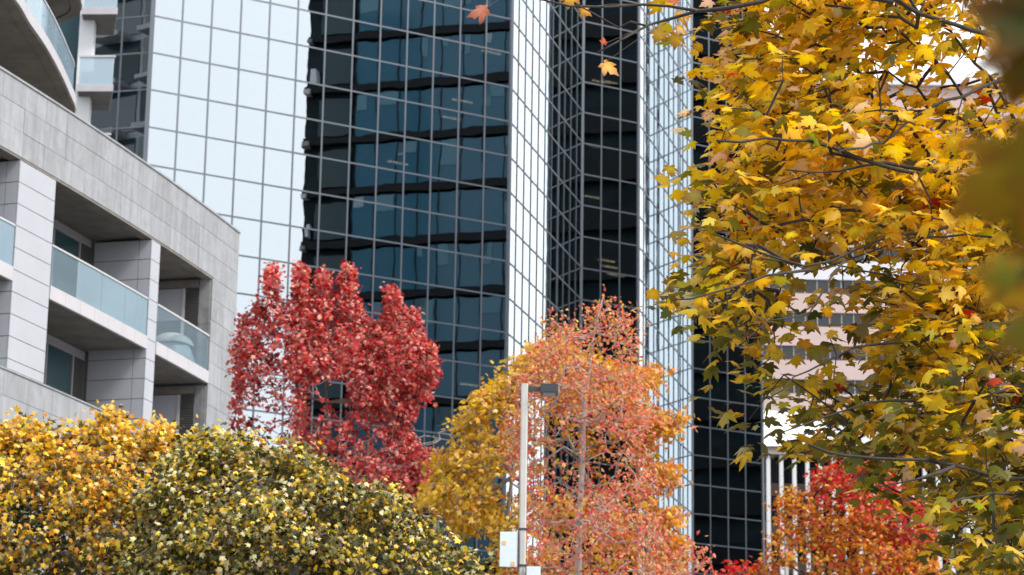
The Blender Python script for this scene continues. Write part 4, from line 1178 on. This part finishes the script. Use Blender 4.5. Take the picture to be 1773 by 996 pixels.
# the 300 largest-showing leaves are objects of their own
n = len(pos)
inframe = (np.concatenate([xs[ci], np.full(len(hp), 1200)]) < 1773) & (np.concatenate([ys[ci], np.full(len(hp), 100)]) > 0) & (np.concatenate([ys[ci], np.full(len(hp), 100)]) < 996)
score = size / pos[:, 1] * np.where(inframe, 1, 0) * np.where(pos[:, 1] < 15.3, 1.2, 1.0)
score[-len(hp):] = 9
order = np.argsort(-score); single = order[:300]; rest = order[300:]
for k in single:
    me = leaf_mesh('leaf', 'maple', np.zeros((1, 3)), size[k:k + 1], fwd[k:k + 1], nrm[k:k + 1], col[k:k + 1], TIPC, tip[k:k + 1], M['leaf'])
    link('leaf', me, mroot, tuple(float(q) for q in pos[k]))
me = leaf_mesh('foliage', 'maple', pos[rest], size[rest], fwd[rest], nrm[rest], col[rest], TIPC, tip[rest], M['leaf'])
link('foliage', me, mroot)['kind'] = 'stuff'

# --- young maple close to the lens: a few blurred leaves reach in from the right
near = empty('young_maple', (0.78, 1.75, 0), 'blurred close leaves of a young maple at the right edge', 'tree')
MB().tube([(0.78, 1.75, 0), (0.76, 1.74, 1.0), (0.79, 1.75, 2.0), (0.77, 1.77, 2.9)], [0.02, 0.017, 0.012, 0.006], 8).build('trunk', M['barkd'], near, True)
NL = [(1722, 322, 1.55, 0.062, (-0.8, 0, -0.5), (0.1, -1, 0.2), (0.15, 0.105, 0.003)), (1790, 300, 1.5, 0.055, (-0.3, 0, -0.9), (-0.2, -1, 0.3), (0.11, 0.085, 0.003)), (1775, 390, 1.6, 0.04, (0.1, 0.2, -0.9), (0, -1, 0.2), (0.10, 0.08, 0.004)),
      (1725, 462, 1.95, 0.038, (-0.9, 0, 0.1), (0, -1, 0.5), (0.10, 0.12, 0.006)), (1735, 505, 1.95, 0.038, (-0.6, 0, -0.5), (0.2, -1, 0.3), (0.34, 0.20, 0.012)), (1765, 490, 2.0, 0.045, (-0.3, 0, -0.8), (0, -1, 0.4), (0.11, 0.08, 0.005)),
      (1765, 575, 1.8, 0.045, (-0.9, 0, -0.4), (0, -0.8, 0.6), (0.07, 0.075, 0.004)), (1735, 25, 1.6, 0.055, (-0.8, 0, 0.3), (0, -1, 0.4), (0.025, 0.04, 0.006)), (1770, 55, 1.6, 0.05, (-0.3, 0, -0.8), (0.2, -1, 0.3), (0.02, 0.03, 0.005)),
      (1760, 150, 1.75, 0.032, (-0.5, 0, -0.8), (0, -1, 0.3), (0.08, 0.08, 0.01)), (1775, 110, 1.7, 0.045, (-0.2, 0, -1), (0, -1, 0.2), (0.035, 0.045, 0.008)), (1725, 75, 2.2, 0.022, (-0.9, 0, -0.6), (0.3, -1, 0.2), (0.62, 0.34, 0.08))]
for a, b, Y, s, f, nn, c in NL:
    p = at(a, b, Y) - Vector(f).normalized() * s * 0.5
    me = leaf_mesh('leaf', 'maple', np.zeros((1, 3)), np.array([s]), np.array([f], float), np.array([nn], float), np.array([c]), (0.16, 0.045, 0.008), np.array([0.7]), M['leafnear'])
    link('leaf', me, near, tuple(p))
    zj = min(2.85, p.z - 0.04)
    MB().tube([(0.78, 1.755, zj - 0.05), tuple((Vector((0.78, 1.75, zj)) + p) / 2 + Vector((0, 0, 0.01))), tuple(p)], [0.003, 0.002, 0.0012], 5).build('twig', M['barkd'], near, True)

# ================================================================ street lamps and the panels strapped to the pole
def street_lamp(px, py_top, Y, w, label, armpx, headpx, hy0, hy1):
    t = at(px, py_top, Y)
    r = empty('street_lamp', (t.x, Y, 0), label, 'street lamp', 'street lamps')
    k = w / 2
    ch = k * 0.35
    plan = [(t.x - k + ch, Y - k), (t.x + k - ch, Y - k), (t.x + k, Y - k + ch), (t.x + k, Y + k - ch), (t.x + k - ch, Y + k), (t.x - k + ch, Y + k), (t.x - k, Y + k - ch), (t.x - k, Y - k + ch)]
    MB().prism(plan, 0.25, t.z).build('pole', M['pole'], r)
    MB().box(t.x - 0.16, t.x + 0.16, Y - 0.16, Y + 0.16, 0, 0.25).build('base', M['pole'], r)
    xa, xb, xc = t.x + k, at(armpx, py_top, Y).x, at(headpx, py_top, Y).x
    z0, z1 = at(armpx, hy1, Y).z, at(armpx, hy0, Y).z
    MB().box(xa, xb, Y - 0.025, Y + 0.025, z0 + (z1 - z0) * 0.30, z0 + (z1 - z0) * 0.85).build('arm', M['black'], r)
    h = MB().box(xb, xc, Y - 0.13, Y + 0.13, z0, z1).build('lamp_head', M['black'], r)
    MB().box(xb + 0.03, xc - 0.03, Y - 0.10, Y + 0.10, z0 - 0.012, z0 - 0.002).build('lens', M['lens'], h)
    MB().box(xc + 0.001, xc + 0.006, Y - 0.12, Y + 0.12, z0 + 0.006, z1 - 0.006).build('end_cap', M['lens'], h)
    return r, t
LY = 30.0
lamp, lt = street_lamp(908.5, 665, LY, 0.083, 'grey street lamp pole with dark box head in front of the pink tree', 936, 966, 668, 682)
street_lamp(1361.5, 930, 70.0, 0.09, 'distant thin street lamp before the orange tree', 1363.5, 1383, 935, 941)
def panel(name, label, x0, x1, y0, y1, marks, straps):
    a, b = at(x0, y0, LY - 0.06), at(x1, y1, LY - 0.06)
    r = empty(name, ((a.x + b.x) / 2, LY - 0.06, b.z), label, 'sign')
    MB().box(a.x, b.x, LY - 0.08, LY - 0.062, b.z, a.z).build('board', M['sign'], r)
    MB().box(b.x - 0.001 if x0 < 900 else a.x - 0.012, b.x + 0.012 if x0 < 900 else a.x + 0.001, LY - 0.085, LY - 0.055, b.z - 0.01, a.z + 0.01).build('edge_strip', M['black'], r)
    for mx, my, s in marks:
        q = at(mx, my, LY - 0.084)
        MB().box(q.x - s, q.x + s, LY - 0.0845, LY - 0.0805, q.z - s, q.z + s).build('sticker', M['orange'], r)
    for sy in straps:
        q = at(905, sy, LY); tx = lt.x
        m = MB(); k = 0.0445
        m.box(tx - k, tx + k, LY - k - 0.004, LY - k + 0.002, q.z - 0.012, q.z + 0.012); m.box(tx - k - 0.004, tx - k + 0.002, LY - k, LY + k, q.z - 0.012, q.z + 0.012)
        m.box(tx + k - 0.002, tx + k + 0.004, LY - k, LY + k, q.z - 0.012, q.z + 0.012); m.box(tx - k, tx + k, LY + k - 0.002, LY + k + 0.004, q.z - 0.012, q.z + 0.012)
        m.build('strap', M['black'], r)
panel('notice_panel', 'tall pale blue notice panel strapped to the left of the lamp pole', 866, 896, 921, 982, [(873, 940, 0.022), (888, 976, 0.022)], [917, 980])
panel('notice_panel', 'small lilac white panel low on the right of the lamp pole', 911.5, 935.5, 981, 1030, [], [1025])

for o in list(bpy.data.objects):
    if '_w' in o: del o['_w']
print('objects', len(bpy.data.objects), 'panes', npane, 'tris', sum(len(m.polygons) for m in bpy.data.meshes))
